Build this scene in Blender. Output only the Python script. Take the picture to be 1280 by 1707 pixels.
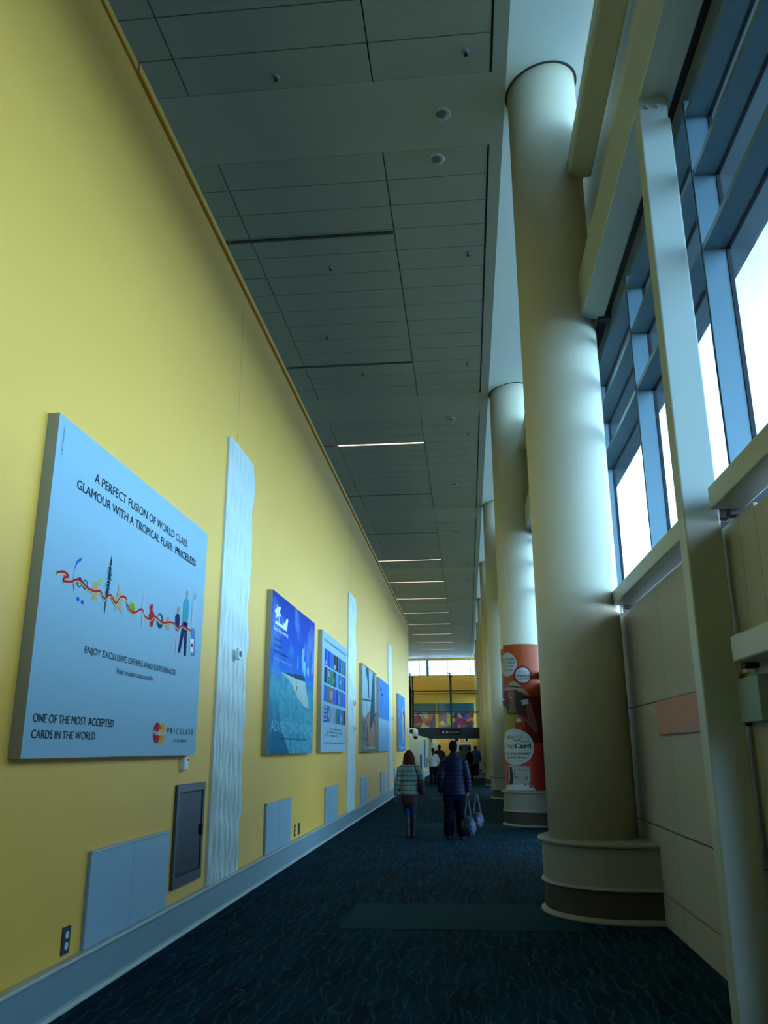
import bpy, bmesh, math, random
from math import sin, cos, pi, radians, atan2, sqrt
from mathutils import Vector, Matrix

random.seed(7)
sc = bpy.context.scene
for o in list(bpy.data.objects):
    bpy.data.objects.remove(o, do_unlink=True)

# ------------------------------------------------------------------ camera
EYE = 1.6
PITCH, YAW, ROLL = .28305, .0977, -.00438
fw = Vector((-sin(YAW)*cos(PITCH), cos(YAW)*cos(PITCH), sin(PITCH)))
rt = Vector((cos(YAW), sin(YAW), 0)); up = rt.cross(fw)
r2 = rt*cos(ROLL)+up*sin(ROLL); u2 = -rt*sin(ROLL)+up*cos(ROLL)
cam = bpy.data.objects.new('camera', bpy.data.cameras.new('camera'))
sc.collection.objects.link(cam)
m = Matrix((r2, u2, -fw)).transposed().to_4x4(); m.translation = (0, 0, EYE)
cam.matrix_world = m
cam.data.sensor_fit = 'HORIZONTAL'; cam.data.sensor_width = 36
cam.data.lens = 1358.5*36/1280; cam.data.clip_end = 500; cam.data.clip_start = .05
sc.camera = cam

# ------------------------------------------------------------------ daylight
SKY_RGB = (.53, .77, 1.0); SKY_POWER = 14.5
EXPOSURE = 0.0
w = bpy.data.worlds.new('overcast_sky'); sc.world = w; w.use_nodes = True
bg = w.node_tree.nodes['Background']
bg.inputs[0].default_value = (*SKY_RGB, 1); bg.inputs[1].default_value = SKY_POWER
# hazy sky: brightest near the horizon, falling off with height
_nt = w.node_tree; _tc = _nt.nodes.new('ShaderNodeTexCoord'); _sx = _nt.nodes.new('ShaderNodeSeparateXYZ'); _cr = _nt.nodes.new('ShaderNodeValToRGB')
_nt.links.new(_tc.outputs['Generated'], _sx.inputs[0]); _nt.links.new(_sx.outputs['Z'], _cr.inputs[0])
_e = _cr.color_ramp.elements; _e[0].position = .05; _e[0].color = (*SKY_RGB, 1)
_e[1].position = .85; _e[1].color = tuple(c*.08 for c in SKY_RGB)+(1,)
for _p, _k in ((.20, .80), (.34, .44), (.50, .22), (.68, .14)):
    _q = _e.new(_p); _q.color = tuple(c*_k for c in SKY_RGB)+(1,)
_nt.links.new(_cr.outputs[0], bg.inputs[0])
sc.view_settings.view_transform = 'Standard'; sc.view_settings.look = 'None'
sc.view_settings.gamma = 1; sc.view_settings.use_curve_mapping = False
sc.view_settings.exposure = EXPOSURE
sc.cycles.max_bounces = 10; sc.cycles.diffuse_bounces = 6; sc.cycles.transparent_max_bounces = 16
sc.cycles.caustics_reflective = False; sc.cycles.caustics_refractive = False
sc.cycles.use_denoising = True
sc.cycles.sample_clamp_indirect = 6

def portal(name, x, y0, y1, z0, z1):
    l = bpy.data.lights.new(name, 'AREA'); l.shape = 'RECTANGLE'
    l.size = z1-z0; l.size_y = y1-y0; l.cycles.is_portal = True
    o = bpy.data.objects.new(name, l); sc.collection.objects.link(o)
    o.location = (x, (y0+y1)/2, (z0+z1)/2); o.rotation_euler = (0, radians(90), 0)
    return o

# ------------------------------------------------------------------ dimensions (metres)
COL = [9.36+9.93*k for k in range(8)]           # column centres along the hall
CX, CR = 1.28, .462
WL = -2.68                                       # face of the yellow wall
WR = 1.79                                        # face of the panelled right wall
CEIL = 10.25
Y0, Y1 = -7.0, 82.0
WALL_END = 39.0

# ------------------------------------------------------------------ materials
def S(r, g, b):
    f = lambda c: (c/255/12.92 if c/255 <= .04045 else ((c/255+.055)/1.055)**2.4)
    return (f(r), f(g), f(b))
MATS = {}
def mat(name, col, rough=.6, metal=0, var=.06, scale=6, bump=0, bscale=200, spec=.4, emit=None, estr=0, coat=0):
    if name in MATS: return MATS[name]
    if 'print' in name or name == 'pale_blue_board': spec = .08; rough = .75
    m = bpy.data.materials.new(name); m.use_nodes = True
    nt = m.node_tree; N = nt.nodes; b = N['Principled BSDF']
    b.inputs['Roughness'].default_value = rough; b.inputs['Metallic'].default_value = metal
    b.inputs['Specular IOR Level'].default_value = spec
    b.inputs['Coat Weight'].default_value = coat
    tc = N.new('ShaderNodeTexCoord')
    nz = N.new('ShaderNodeTexNoise'); nz.inputs['Scale'].default_value = scale; nz.inputs['Detail'].default_value = 4
    nt.links.new(tc.outputs['Object'], nz.inputs['Vector'])
    mr = N.new('ShaderNodeMapRange'); mr.inputs[3].default_value = 1-var; mr.inputs[4].default_value = 1+var
    nt.links.new(nz.outputs['Fac'], mr.inputs[0])
    mx = N.new('ShaderNodeVectorMath'); mx.operation = 'SCALE'; mx.inputs[0].default_value = col
    nt.links.new(mr.outputs[0], mx.inputs['Scale']); nt.links.new(mx.outputs[0], b.inputs['Base Color'])
    if bump:
        n2 = N.new('ShaderNodeTexNoise'); n2.inputs['Scale'].default_value = bscale
        nt.links.new(tc.outputs['Object'], n2.inputs['Vector'])
        bp = N.new('ShaderNodeBump'); bp.inputs['Strength'].default_value = bump; bp.inputs['Distance'].default_value = .01
        nt.links.new(n2.outputs['Fac'], bp.inputs['Height']); nt.links.new(bp.outputs[0], b.inputs['Normal'])
    if emit:
        b.inputs['Emission Color'].default_value = (*emit, 1); b.inputs['Emission Strength'].default_value = estr
    MATS[name] = m
    return m

M_yellow = mat('yellow_paint', (.86, .47, .075), .55, var=.03, scale=1.2, bump=.05, spec=.3)
M_cream = mat('cream_paint', (.60, .56, .41), .45, var=.02, scale=1, spec=.45)
M_creamwall = mat('cream_panel', (.42, .40, .33), .5, var=.03, scale=1.5)
M_ped = mat('cream_pedestal_shaded', (.28, .28, .23), .5, var=.03)  # column cream darkened, so the shade on the pedestals is in the colour
M_plinth = mat('taupe_rubber_base', (.06, .052, .042), .6)
M_seam = mat('dark_joint', (.05, .05, .045), .8)
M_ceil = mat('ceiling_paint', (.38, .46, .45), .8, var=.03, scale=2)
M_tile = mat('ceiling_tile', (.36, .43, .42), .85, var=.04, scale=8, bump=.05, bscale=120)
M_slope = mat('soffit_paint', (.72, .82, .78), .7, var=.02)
M_recess = mat('recess_dark', (.05, .06, .06), .9)
M_pink = mat('salmon_panel', (.52, .27, .22), .6)
M_steel = mat('painted_steel', (.44, .50, .46), .38, var=.02, spec=.5)
M_frame = mat('window_frame_metal', (.16, .26, .32), .35, metal=.3, var=.03)
M_gasket = mat('black_gasket', (.01, .012, .02), .5)
M_base = mat('grey_skirting', (.20, .30, .33), .5, var=.05)
M_trim = mat('skirting_trim', (.42, .47, .42), .4)
M_white = mat('white_relief', (.56, .64, .60), .45, var=.03)
M_bluewhite = mat('pale_blue_board', (.30, .46, .54), .5, var=.02)
M_lowpanel = mat('pale_blue_metal', (.28, .41, .49), .45, var=.04)
M_edge = mat('grey_board_edge', (.32, .33, .28), .5)
M_black = mat('black_print', (.012, .014, .02), .6, var=0)
M_cabinet = mat('grey_cabinet_metal', (.045, .05, .055), .35, metal=.6, var=.2)
M_cabframe = mat('grey_cabinet_frame', (.09, .10, .11), .35, metal=.6)
M_plate = mat('dark_outlet_plate', (.03, .035, .06), .4)
M_socket = mat('white_socket', (.6, .65, .7), .4)
M_over = mat('canopy_metal', (.40, .44, .46), .6, var=.1, scale=3)
M_ground = mat('apron_asphalt', (.12, .13, .14), .9, var=.1)
M_dark = mat('dark_green_steel', (.02, .035, .032), .4, metal=.3)
M_lamp_on = mat('lamp_diffuser_lit', (.8, .78, .7), .5, emit=(1, .80, .62), estr=2.6)
M_lamp_off = mat('lamp_diffuser_off', (.10, .12, .12), .6)
M_housing = mat('lamp_housing', (.22, .25, .25), .5)
M_screen = mat('monitor_black', (.008, .008, .01), .2)
M_whitep = mat('white_plastic', (.7, .72, .7), .4)

def glass(name, tint=(.90, .96, 1), refl=.08):
    m = bpy.data.materials.new(name); m.use_nodes = True
    nt = m.node_tree; N = nt.nodes; N.remove(N['Principled BSDF']); out = N['Material Output']
    t = N.new('ShaderNodeBsdfTransparent'); t.inputs[0].default_value = (*tint, 1)
    g = N.new('ShaderNodeBsdfGlossy'); g.inputs['Roughness'].default_value = .02
    lw = N.new('ShaderNodeLayerWeight'); lw.inputs[0].default_value = .5
    pw = N.new('ShaderNodeMath'); pw.operation = 'POWER'; pw.inputs[1].default_value = 5; nt.links.new(lw.outputs['Facing'], pw.inputs[0])
    ma = N.new('ShaderNodeMath'); ma.operation = 'MULTIPLY_ADD'; ma.inputs[1].default_value = .9; ma.inputs[2].default_value = .04; nt.links.new(pw.outputs[0], ma.inputs[0])
    mx = N.new('ShaderNodeMixShader')
    nt.links.new(ma.outputs[0], mx.inputs[0]); nt.links.new(t.outputs[0], mx.inputs[1]); nt.links.new(g.outputs[0], mx.inputs[2])
    nt.links.new(mx.outputs[0], out.inputs[0])
    return m
M_glass = glass('window_glass', (.80, .93, 1))
M_rail = glass('balustrade_glass', (.91, .97, .94))

def carpet():
    m = bpy.data.materials.new('blue_wave_carpet'); m.use_nodes = True
    nt = m.node_tree; N = nt.nodes; b = N['Principled BSDF']; L = nt.links.new
    b.inputs['Roughness'].default_value = .9; b.inputs['Specular IOR Level'].default_value = .05
    tc = N.new('ShaderNodeTexCoord')
    mp = N.new('ShaderNodeMapping'); mp.inputs['Scale'].default_value = (1, .40, 1); L(tc.outputs['Object'], mp.inputs[0])
    lines = None
    for k, (sc_, off, dist) in enumerate(((3.4, 0, 5.5), (2.6, 3.7, 6.5))):
        mp2 = N.new('ShaderNodeMapping'); mp2.inputs['Location'].default_value = (off, off*2, 0)
        mp2.inputs['Rotation'].default_value = (0, 0, .18-.3*k); L(mp.outputs[0], mp2.inputs[0])
        wv = N.new('ShaderNodeTexWave'); wv.inputs['Scale'].default_value = sc_; wv.inputs['Distortion'].default_value = dist
        wv.inputs['Detail'].default_value = 1.5; wv.inputs['Detail Scale'].default_value = 2.2; wv.wave_profile = 'SIN'
        L(mp2.outputs[0], wv.inputs[0])
        cr = N.new('ShaderNodeValToRGB'); cr.color_ramp.elements[0].position = .93; cr.color_ramp.elements[1].position = 1.0
        L(wv.outputs['Fac'], cr.inputs[0])
        nz = N.new('ShaderNodeTexNoise'); nz.inputs['Scale'].default_value = 5+k; L(tc.outputs['Object'], nz.inputs[0])
        mr = N.new('ShaderNodeMapRange'); mr.inputs[1].default_value = .36; mr.inputs[2].default_value = .56; L(nz.outputs['Fac'], mr.inputs[0])
        ml = N.new('ShaderNodeMath'); ml.operation = 'MULTIPLY'; L(cr.outputs[0], ml.inputs[0]); L(mr.outputs[0], ml.inputs[1])
        if lines is None: lines = ml
        else:
            a = N.new('ShaderNodeMath'); a.operation = 'MAXIMUM'; L(lines.outputs[0], a.inputs[0]); L(ml.outputs[0], a.inputs[1]); lines = a
    n3 = N.new('ShaderNodeTexNoise'); n3.inputs['Scale'].default_value = 3.5; n3.inputs['Detail'].default_value = 5
    L(mp.outputs[0], n3.inputs[0])
    base = N.new('ShaderNodeValToRGB')
    base.color_ramp.elements[0].position = .35; base.color_ramp.elements[0].color = (.003, .010, .020, 1)
    base.color_ramp.elements[1].position = .65; base.color_ramp.elements[1].color = (.003, .028, .055, 1)
    L(n3.outputs['Fac'], base.inputs[0])
    mx = N.new('ShaderNodeMix'); mx.data_type = 'RGBA'
    L(lines.outputs[0], mx.inputs['Factor']); L(base.outputs[0], mx.inputs['A']); mx.inputs['B'].default_value = (.012, .07, .08, 1)
    L(mx.outputs['Result'], b.inputs['Base Color'])
    n4 = N.new('ShaderNodeTexNoise'); n4.inputs['Scale'].default_value = 260; L(tc.outputs['Object'], n4.inputs[0])
    bp = N.new('ShaderNodeBump'); bp.inputs['Strength'].default_value = .5; bp.inputs['Distance'].default_value = .006
    L(n4.outputs['Fac'], bp.inputs['Height']); L(bp.outputs[0], b.inputs['Normal'])
    return m
M_carpet = carpet()
M_band = mat('plain_teal_carpet', (.005, .042, .056), .9, var=.15, scale=60, bump=.4, bscale=260, spec=.1)

# ------------------------------------------------------------------ helpers
COLL = sc.collection
def prop(o, label=None, cat=None, group=None, kind=None):
    if label: o['label'] = label
    if cat: o['category'] = cat
    if group: o['group'] = group
    if kind: o['kind'] = kind
    return o
def empty(name, loc=(0, 0, 0), label=None, cat=None, group=None, kind=None):
    o = bpy.data.objects.new(name, None); COLL.objects.link(o); o.location = loc
    o.empty_display_size = .1
    return prop(o, label, cat, group, kind)
def finish(name, bm, mats, parent=None, smooth=False, origin=None):
    me = bpy.data.meshes.new(name)
    if smooth:
        for f in bm.faces: f.smooth = True
    for ed in bm.edges:
        if len(ed.link_faces) == 2 and ed.calc_face_angle(0) > .6: ed.smooth = False
    if origin is not None:
        bmesh.ops.translate(bm, verts=bm.verts, vec=-Vector(origin))
    bm.to_mesh(me); bm.free()
    for mm in (mats if isinstance(mats, (list, tuple)) else [mats]): me.materials.append(mm)
    o = bpy.data.objects.new(name, me); COLL.objects.link(o)
    if origin is not None: o.location = origin
    if parent is not None:
        o.parent = parent
        if origin is None: o.location = -Vector(parent_world(parent))
        else: o.location = Vector(origin)-Vector(parent_world(parent))
    return o
def parent_world(p):
    v = Vector(p.location)
    while p.parent: p = p.parent; v += Vector(p.location)
    return v
def box(bm, x0, x1, y0, y1, z0, z1, mi=0):
    vs = [bm.verts.new(p) for p in ((x0, y0, z0), (x1, y0, z0), (x1, y1, z0), (x0, y1, z0), (x0, y0, z1), (x1, y0, z1), (x1, y1, z1), (x0, y1, z1))]
    fs = []
    for q in ((0, 3, 2, 1), (4, 5, 6, 7), (0, 1, 5, 4), (1, 2, 6, 5), (2, 3, 7, 6), (3, 0, 4, 7)):
        f = bm.faces.new([vs[i] for i in q]); f.material_index = mi; fs.append(f)
    return vs, fs
def bbox(bm, x0, x1, y0, y1, z0, z1, bev=.01, seg=2, mi=0):
    b2 = bmesh.new(); box(b2, x0, x1, y0, y1, z0, z1, mi)
    bmesh.ops.bevel(b2, geom=b2.edges[:], offset=bev, segments=seg, affect='EDGES', profile=.5)
    me = bpy.data.meshes.new('t'); b2.to_mesh(me); b2.free(); bm.from_mesh(me); bpy.data.meshes.remove(me)
def prism(bm, pts, axis, a, b, mi=0):
    """extrude 2D outline along axis (0,1,2) from a to b; pts are the other two coords in order"""
    def P(p, t):
        l = list(p); l.insert(axis, t); return l
    va = [bm.verts.new(P(p, a)) for p in pts]; vb = [bm.verts.new(P(p, b)) for p in pts]
    n = len(pts)
    for f in ([bm.faces.new(va), bm.faces.new(vb[::-1])] + [bm.faces.new((va[i], vb[i], vb[(i+1) % n], va[(i+1) % n])) for i in range(n)]):
        f.material_index = mi
    bmesh.ops.recalc_face_normals(bm, faces=bm.faces)
def cyl(bm, c, r, z0, z1, n=48, r1=None, mi=0, axis=2):
    r1 = r if r1 is None else r1
    def P(x, y, z): return [(z, x, y), (y, z, x), (x, y, z)][axis]
    va = [bm.verts.new(P(c[0]+r*cos(2*pi*i/n), c[1]+r*sin(2*pi*i/n), z0)) for i in range(n)]
    vb = [bm.verts.new(P(c[0]+r1*cos(2*pi*i/n), c[1]+r1*sin(2*pi*i/n), z1)) for i in range(n)]
    for i in range(n):
        f = bm.faces.new((va[i], va[(i+1) % n], vb[(i+1) % n], vb[i])); f.smooth = True; f.material_index = mi
    f = bm.faces.new(va[::-1]); f.material_index = mi
    f = bm.faces.new(vb); f.material_index = mi
def lathe(bm, prof, c=(0, 0), n=40, mi=0):
    rings = []
    for r, z in prof:
        rings.append([bm.verts.new((c[0]+r*cos(2*pi*i/n), c[1]+r*sin(2*pi*i/n), z)) for i in range(n)])
    for a, b in zip(rings, rings[1:]):
        for i in range(n):
            f = bm.faces.new((a[i], a[(i+1) % n], b[(i+1) % n], b[i])); f.smooth = True; f.material_index = mi
    bm.faces.new(rings[0][::-1]); bm.faces.new(rings[-1])
def sbox(name, mat_, *a, kind='structure', parent=None):
    bm = bmesh.new(); box(bm, *a); o = finish(name, bm, mat_, parent)
    if parent is None and kind: o['kind'] = kind
    return o

# ================================================================== SETTING
sbox('floor', M_carpet, -7.2, 2.1, Y0, Y1+.2, -.25, 0)
sbox('ground', M_ground, 2.1, 90, -60, 140, -1.0, -.6)
k = 0
for k in range(8):
    y = 8.90+9.93*k
    bm = bmesh.new(); box(bm, -1.25, 1.0, y-.62, y+.66, -.001, .004)
    if k > 0: pass
    o = finish('trim_%d' % (k+1), bm, M_band); o['kind'] = 'structure'
# left wall with its cap, end return and the lower wall that carries on beyond it
bm = bmesh.new(); box(bm, -2.95, WL, Y0, WALL_END, 0, 7.24)
o = finish('wall_left', bm, [M_yellow]); o['kind'] = 'structure'
ys = [Y0, 5.47, 15.4, 25.3, 35.3, WALL_END]
for i in range(5):
    bm = bmesh.new(); off = 0 if i else .012
    bbox(bm, -3.0, WL+.035-off, ys[i]+.012, ys[i+1]-.012, 7.245, 7.33-off*.5, .008)
    o = finish('trim_%d' % (10+i), bm, M_yellow); o['kind'] = 'structure'
sbox('wall_left_return', M_yellow, -7.0, -2.95, WALL_END-.25, WALL_END, 0, 7.3)
bm = bmesh.new(); box(bm, -6.9, WL, WALL_END+.01, Y1, 0, 2.30)
o = finish('wall_left_lower', bm, mat('pale_yellow_paint', (.50, .40, .14), .55, var=.03)); o['kind'] = 'structure'
sbox('wall_far_left', M_yellow, -7.2, -7.0, Y0, Y1, 0, 10.6)
sbox('ceiling_service_left', M_ceil, -7.0, -2.95, Y0, WALL_END-.25, 7.0, 7.1)
# seams of the sheet joints in the yellow wall above each relief strip
for i, y in enumerate((9.06, 18.99, 28.92)):
    bm = bmesh.new(); box(bm, WL-.001, WL+.0015, y-.006, y+.006, 5.16, 7.24)
    o = finish('trim_%d' % (20+i), bm, mat('wall_seam', (.42, .33, .08), .7)); o['kind'] = 'structure'
# skirting: face board, top cap and bottom quarter round
bm = bmesh.new(); box(bm, WL, WL+.045, Y0, Y1-.1, 0, .262)
o = finish('baseboard_left', bm, M_base); o['kind'] = 'structure'
bm = bmesh.new()
bbox(bm, WL, WL+.07, Y0, Y1-.1, .262, .288, .008)
prism(bm, [(WL+.045, 0), (WL+.078, 0), (WL+.076, .012), (WL+.066, .024), (WL+.045, .032)], 1, Y0, Y1-.1)
o = finish('trim_30', bm, M_trim); o['kind'] = 'structure'
# right wall: panel courses with open joints over a dark backing
sbox('wall_right_backing', M_seam, WR+.025, WR+.23, 5.0, Y1, 0, 3.02)
GAP = .007
DOORS = [(13.6, 17.2), (33.0, 37.0), (52, 57)]
def panels(y0, y1, z0, z1):
    bm = bmesh.new(); bbox(bm, WR, WR+.028, y0+GAP, y1-GAP, z0+GAP, z1-GAP, .004, 1)
    o = finish('wall_right', bm, M_creamwall); o['kind'] = 'structure'
    return o
# far stretches: full-height walls with openings
ylist = [10.9]
VS1 = [5.0, 6.05, 7.86, 9.8]
VS2 = [5.30, 6.2, 7.73, 9.8]
bmr = bmesh.new()
for a, b in zip(VS1, VS1[1:]):
    bbox(bmr, WR, WR+.028, a+GAP, b-GAP, -.01, .28-GAP, .004, 1)
    bbox(bmr, WR, WR+.028, a+GAP, b-GAP, .28+GAP, .875-GAP, .004, 1)
for a, b in zip([5.0]+VS2[1:], VS2[1:]):
    bbox(bmr, WR, WR+.028, a+.003, b-.003, .875+GAP, 2.02-GAP*.7, .003, 1)
for a, b in zip([5.0]+VS2, VS2):
    bbox(bmr, WR, WR+.028, a+.003, b-.003, 2.02+GAP*.7, 3.05, .003, 1)
y = 9.8
for d0, d1 in DOORS+[(Y1, Y1)]:
    segs = [(y, d0)]
    for a, b in segs:
        n = max(1, round((b-a)/1.9))
        for i in range(n):
            ya, yb = a+(b-a)*i/n, a+(b-a)*(i+1)/n
            for z0, z1 in ((-.01, .28), (.28, .875), (.875, 2.02), (2.02, 3.05)):
                bbox(bmr, WR, WR+.028, ya+GAP, yb-GAP, z0+(GAP if z0 > 0 else 0), z1-GAP, .004, 1)
    if d1 < Y1: bbox(bmr, WR, WR+.028, d0, d1, 2.15, 3.05, .004, 1)
    y = d1
o = finish('wall_right', bmr, M_creamwall); o['kind'] = 'structure'
# the backing must be open at the doors
bpy.data.objects.remove(bpy.data.objects['wall_right_backing'], do_unlink=True)
bm = bmesh.new(); y = 5.0
for d0, d1 in DOORS+[(Y1, Y1)]:
    box(bm, WR+.025, WR+.23, y, d0, 0, 3.02)
    if d1 < Y1: box(bm, WR+.025, WR+.23, d0, d1, 2.15, 3.02)
    y = d1
o = finish('wall_right_core', bm, M_seam); o['kind'] = 'structure'
# near stretch beside the camera with its glazed door opening
bm = bmesh.new()
box(bm, WR+.0, WR+.23, Y0, 3.6, 0, 3.02); box(bm, WR, WR+.23, 3.6, 4.95, 1.75, 3.02); box(bm, WR, WR+.23, 4.95, 4.995, 0, 3.02)
o = finish('wall_right_near', bm, M_creamwall); o['kind'] = 'structure'
def door(n, y0, y1, zt):
    e = empty('door_%d' % n, (WR+.1, (y0+y1)/2, 0), kind='structure')
    bm = bmesh.new()
    box(bm, WR+.06, WR+.14, y0, y0+.07, 0, zt); box(bm, WR+.06, WR+.14, y1-.07, y1, 0, zt)
    box(bm, WR+.06, WR+.14, y0+.07, y1-.07, zt-.08, zt); box(bm, WR+.06, WR+.14, y0+.07, y1-.07, 0, .12)
    ym = (y0+y1)/2; box(bm, WR+.06, WR+.14, ym-.05, ym+.05, .12, zt-.08)
    finish('door_frame', bm, M_frame, e)
    for a, b in ((y0+.07, ym-.05), (ym+.05, y1-.07)):
        bm = bmesh.new(); box(bm, WR+.095, WR+.105, a, b, .12, zt-.08); finish('pane', bm, M_glass, e)
    portal('daylight_portal', WR+.2, y0, y1, .05, zt)
door(1, 3.6, 4.95, 1.75)
for i, (a, b) in enumerate(DOORS): door(i+2, a, b, 2.15)

bm = bmesh.new(); box(bm, 1.79, 1.90, Y0, Y1, 6.70, 6.74); o = finish('trim_31', bm, M_gasket); o['kind'] = 'structure'  # added black strip standing in for the shaded gap beside the lower beam
# fascia between window head and clerestory, closing walls, ceiling
sbox('wall_right_upper', M_cream, 1.89, 2.08, Y0, Y1, 6.56, 9.4)
sbox('wall_right_behind', M_creamwall, 1.86, 2.08, Y0, .53, 3.0, 10.5)
sbox('wall_back', M_creamwall, -7.0, 2.1, Y0-.2, Y0, 0, 10.7)
bm = bmesh.new(); box(bm, -7.0, 2.1, Y1, Y1+.2, 0, 8.55); box(bm, -7.0, 2.1, Y1, Y1+.2, 10.05, 10.7)
o = finish('wall_end', bm, M_yellow); o['kind'] = 'structure'
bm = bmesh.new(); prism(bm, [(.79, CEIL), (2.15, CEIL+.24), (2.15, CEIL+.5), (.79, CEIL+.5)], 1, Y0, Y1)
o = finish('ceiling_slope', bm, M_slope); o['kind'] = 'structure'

# flat ceiling: plaster bands and tiled fields with open joints
LAMPS = [(12.25, 0), (17.25, 0), (22.48, 1), (27.5, 0), (32.9, 0), (38.0, 1), (43.3, 1), (48.4, 1), (53.8, 1), (58.9, 1), (64.3, 1), (69.5, 1), (74.6, 1), (79.7, 1)]
fields = [(-6.6, -1.36), (-1.36+1.36, 8.89)]
fields = [(-6.4, -1.3), (0.0, 8.89)]
for i in range(7): fields.append((10.25+10.3*i, min(19.14+10.3*i, Y1-.3)))
bm = bmesh.new()
box(bm, -7.0, .79, Y0, Y1, CEIL+.10, CEIL+.45)
box(bm, .60, .79, Y0, Y1, CEIL, CEIL+.10); box(bm, -7.0, -6.12, Y0, Y1, CEIL, CEIL+.10)
prev = Y0
for a, b in fields:
    box(bm, -6.12, .60, prev, a, CEIL, CEIL+.10); prev = b
if prev < Y1: box(bm, -6.12, .60, prev, Y1, CEIL, CEIL+.10)
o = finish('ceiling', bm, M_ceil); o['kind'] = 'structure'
bm = bmesh.new()
G = .009
for a, b in fields:
    n = round((b-a)/.635); h = (b-a)/n
    for i in range(n):
        ya, yb = a+i*h, a+(i+1)*h
        for x0, x1 in ((-6.12, -3.55), (-3.55, -1.0), (-1.0, .575)):
            segs = [(ya+G, yb-G)]
            for ly, _ in LAMPS:
                if x1 <= -1.0:
                    ns = []
                    for p, q in segs:
                        l0, l1 = ly-.062, ly+.062
                        if q <= l0 or p >= l1: ns.append((p, q))
                        else:
                            if l0-p > .01: ns.append((p, l0))
                            if q-l1 > .01: ns.append((l1, q))
                    segs = ns
            for p, q in segs:
                box(bm, x0+G, x1-G, p, q, CEIL+.004, CEIL+.05)
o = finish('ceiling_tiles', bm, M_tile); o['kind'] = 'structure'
# end-wall clerestory
e = empty('window_9', (-3, Y1, 9.3), kind='structure')
bm = bmesh.new()
for x in (-6.9, -4.6, -1.78, 0.42, 2.05): box(bm, x-.05, x+.05, Y1+.02, Y1+.12, 8.55, 10.05)
box(bm, -3.92, -3.62, Y1-.02, Y1+.12, 8.55, 10.05)
box(bm, -6.9, 2.05, Y1+.03, Y1+.1, 9.24, 9.29)
box(bm, -6.9, 2.05, Y1+.0, Y1+.14, 8.53, 8.60); box(bm, -6.9, 2.05, Y1+.0, Y1+.14, 10.0, 10.06)
finish('window_frame', bm, M_frame, e)
bm = bmesh.new(); box(bm, -6.9, 2.05, Y1+.06, Y1+.07, 8.6, 10.0); finish('pane', bm, M_glass, e)
l = portal('daylight_portal', 0, 0, 1, 0, 1); l.data.size = 8.9; l.data.size_y = 1.45
l.location = (-2.4, Y1+.18, 9.3); l.rotation_euler = (radians(-90), 0, 0)

# side windows: one structure per column bay
MP = 2.4825
TZ = (5.15, 5.80, 6.34)
XI, XO = 1.85, 2.03
for b in range(-1, 8):
    ya = 0.535+9.93*(b) if b >= 0 else Y0
    m0 = [5.50+MP*j for j in range(-6, 40)]
    ya = -4.43+9.93*(b+1)-4.965 if False else (5.50+9.93*(b-1) if b > -1 else Y0)
    yb = 5.50+9.93*b if b > -1 else 5.50-2*9.93
    if b == -1: continue
    ya = max(ya, 0.53); yb = min(yb, Y1)
    n = b+1
    e = empty('window_%d' % (n if n < 9 else n+1), (1.95, (ya+yb)/2, 3.26), kind='structure')
    ms = [mm for mm in m0 if ya+.1 < mm <= yb+.001]
    for mm in ms:
        bm = bmesh.new(); box(bm, XI, XO, mm-.025, mm+.025, 3.26, 6.50)
        box(bm, XO-.015, XO+.015, mm-.035, mm+.035, 3.26, 6.50, 1)
        box(bm, XI-.004, XI, mm-.004, mm+.004, 3.28, 6.50, 1)
        finish('mullion', bm, [M_frame, M_gasket], e)
    bm = bmesh.new()
    for z in TZ:
        box(bm, XI+.004, XO-.002, ya, yb, z, z+.05)
        box(bm, XO-.012, XO+.012, ya, yb, z-.012, z+.06, 1)
    finish('transom', bm, [M_frame, M_gasket], e)
    bm = bmesh.new(); box(bm, XI+.03, XO+.03, ya, yb, 6.50, 6.62); box(bm, XI+.02, XO+.03, ya, yb, 3.20, 3.285)
    finish('window_frame', bm, M_frame, e)
    bm = bmesh.new(); box(bm, XO-.004, XO+.004, ya, yb, 3.285, 6.5); finish('pane', bm, M_glass, e)
    # clerestory above the fascia
    bm = bmesh.new()
    for mm in ms: box(bm, 1.90, 2.02, mm-.03, mm+.03, 9.4, 10.3)
    box(bm, 1.88, 2.04, ya, yb, 9.4, 9.46)
    finish('clerestory_frame', bm, M_frame, e)
    bm = bmesh.new(); box(bm, 1.956, 1.964, ya, yb, 9.46, 10.4); finish('clerestory_pane', bm, M_glass, e)
    portal('daylight_portal', 2.09, ya, yb, 3.28, 6.5)
    portal('daylight_portal', 2.09, ya, yb, 9.46, 10.38)
# canopy outside
bm = bmesh.new(); box(bm, 2.10, 3.28, Y0-5, Y1+2, 6.86, 7.1)
o = finish('exterior_canopy', bm, M_over); o['kind'] = 'structure'

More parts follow.
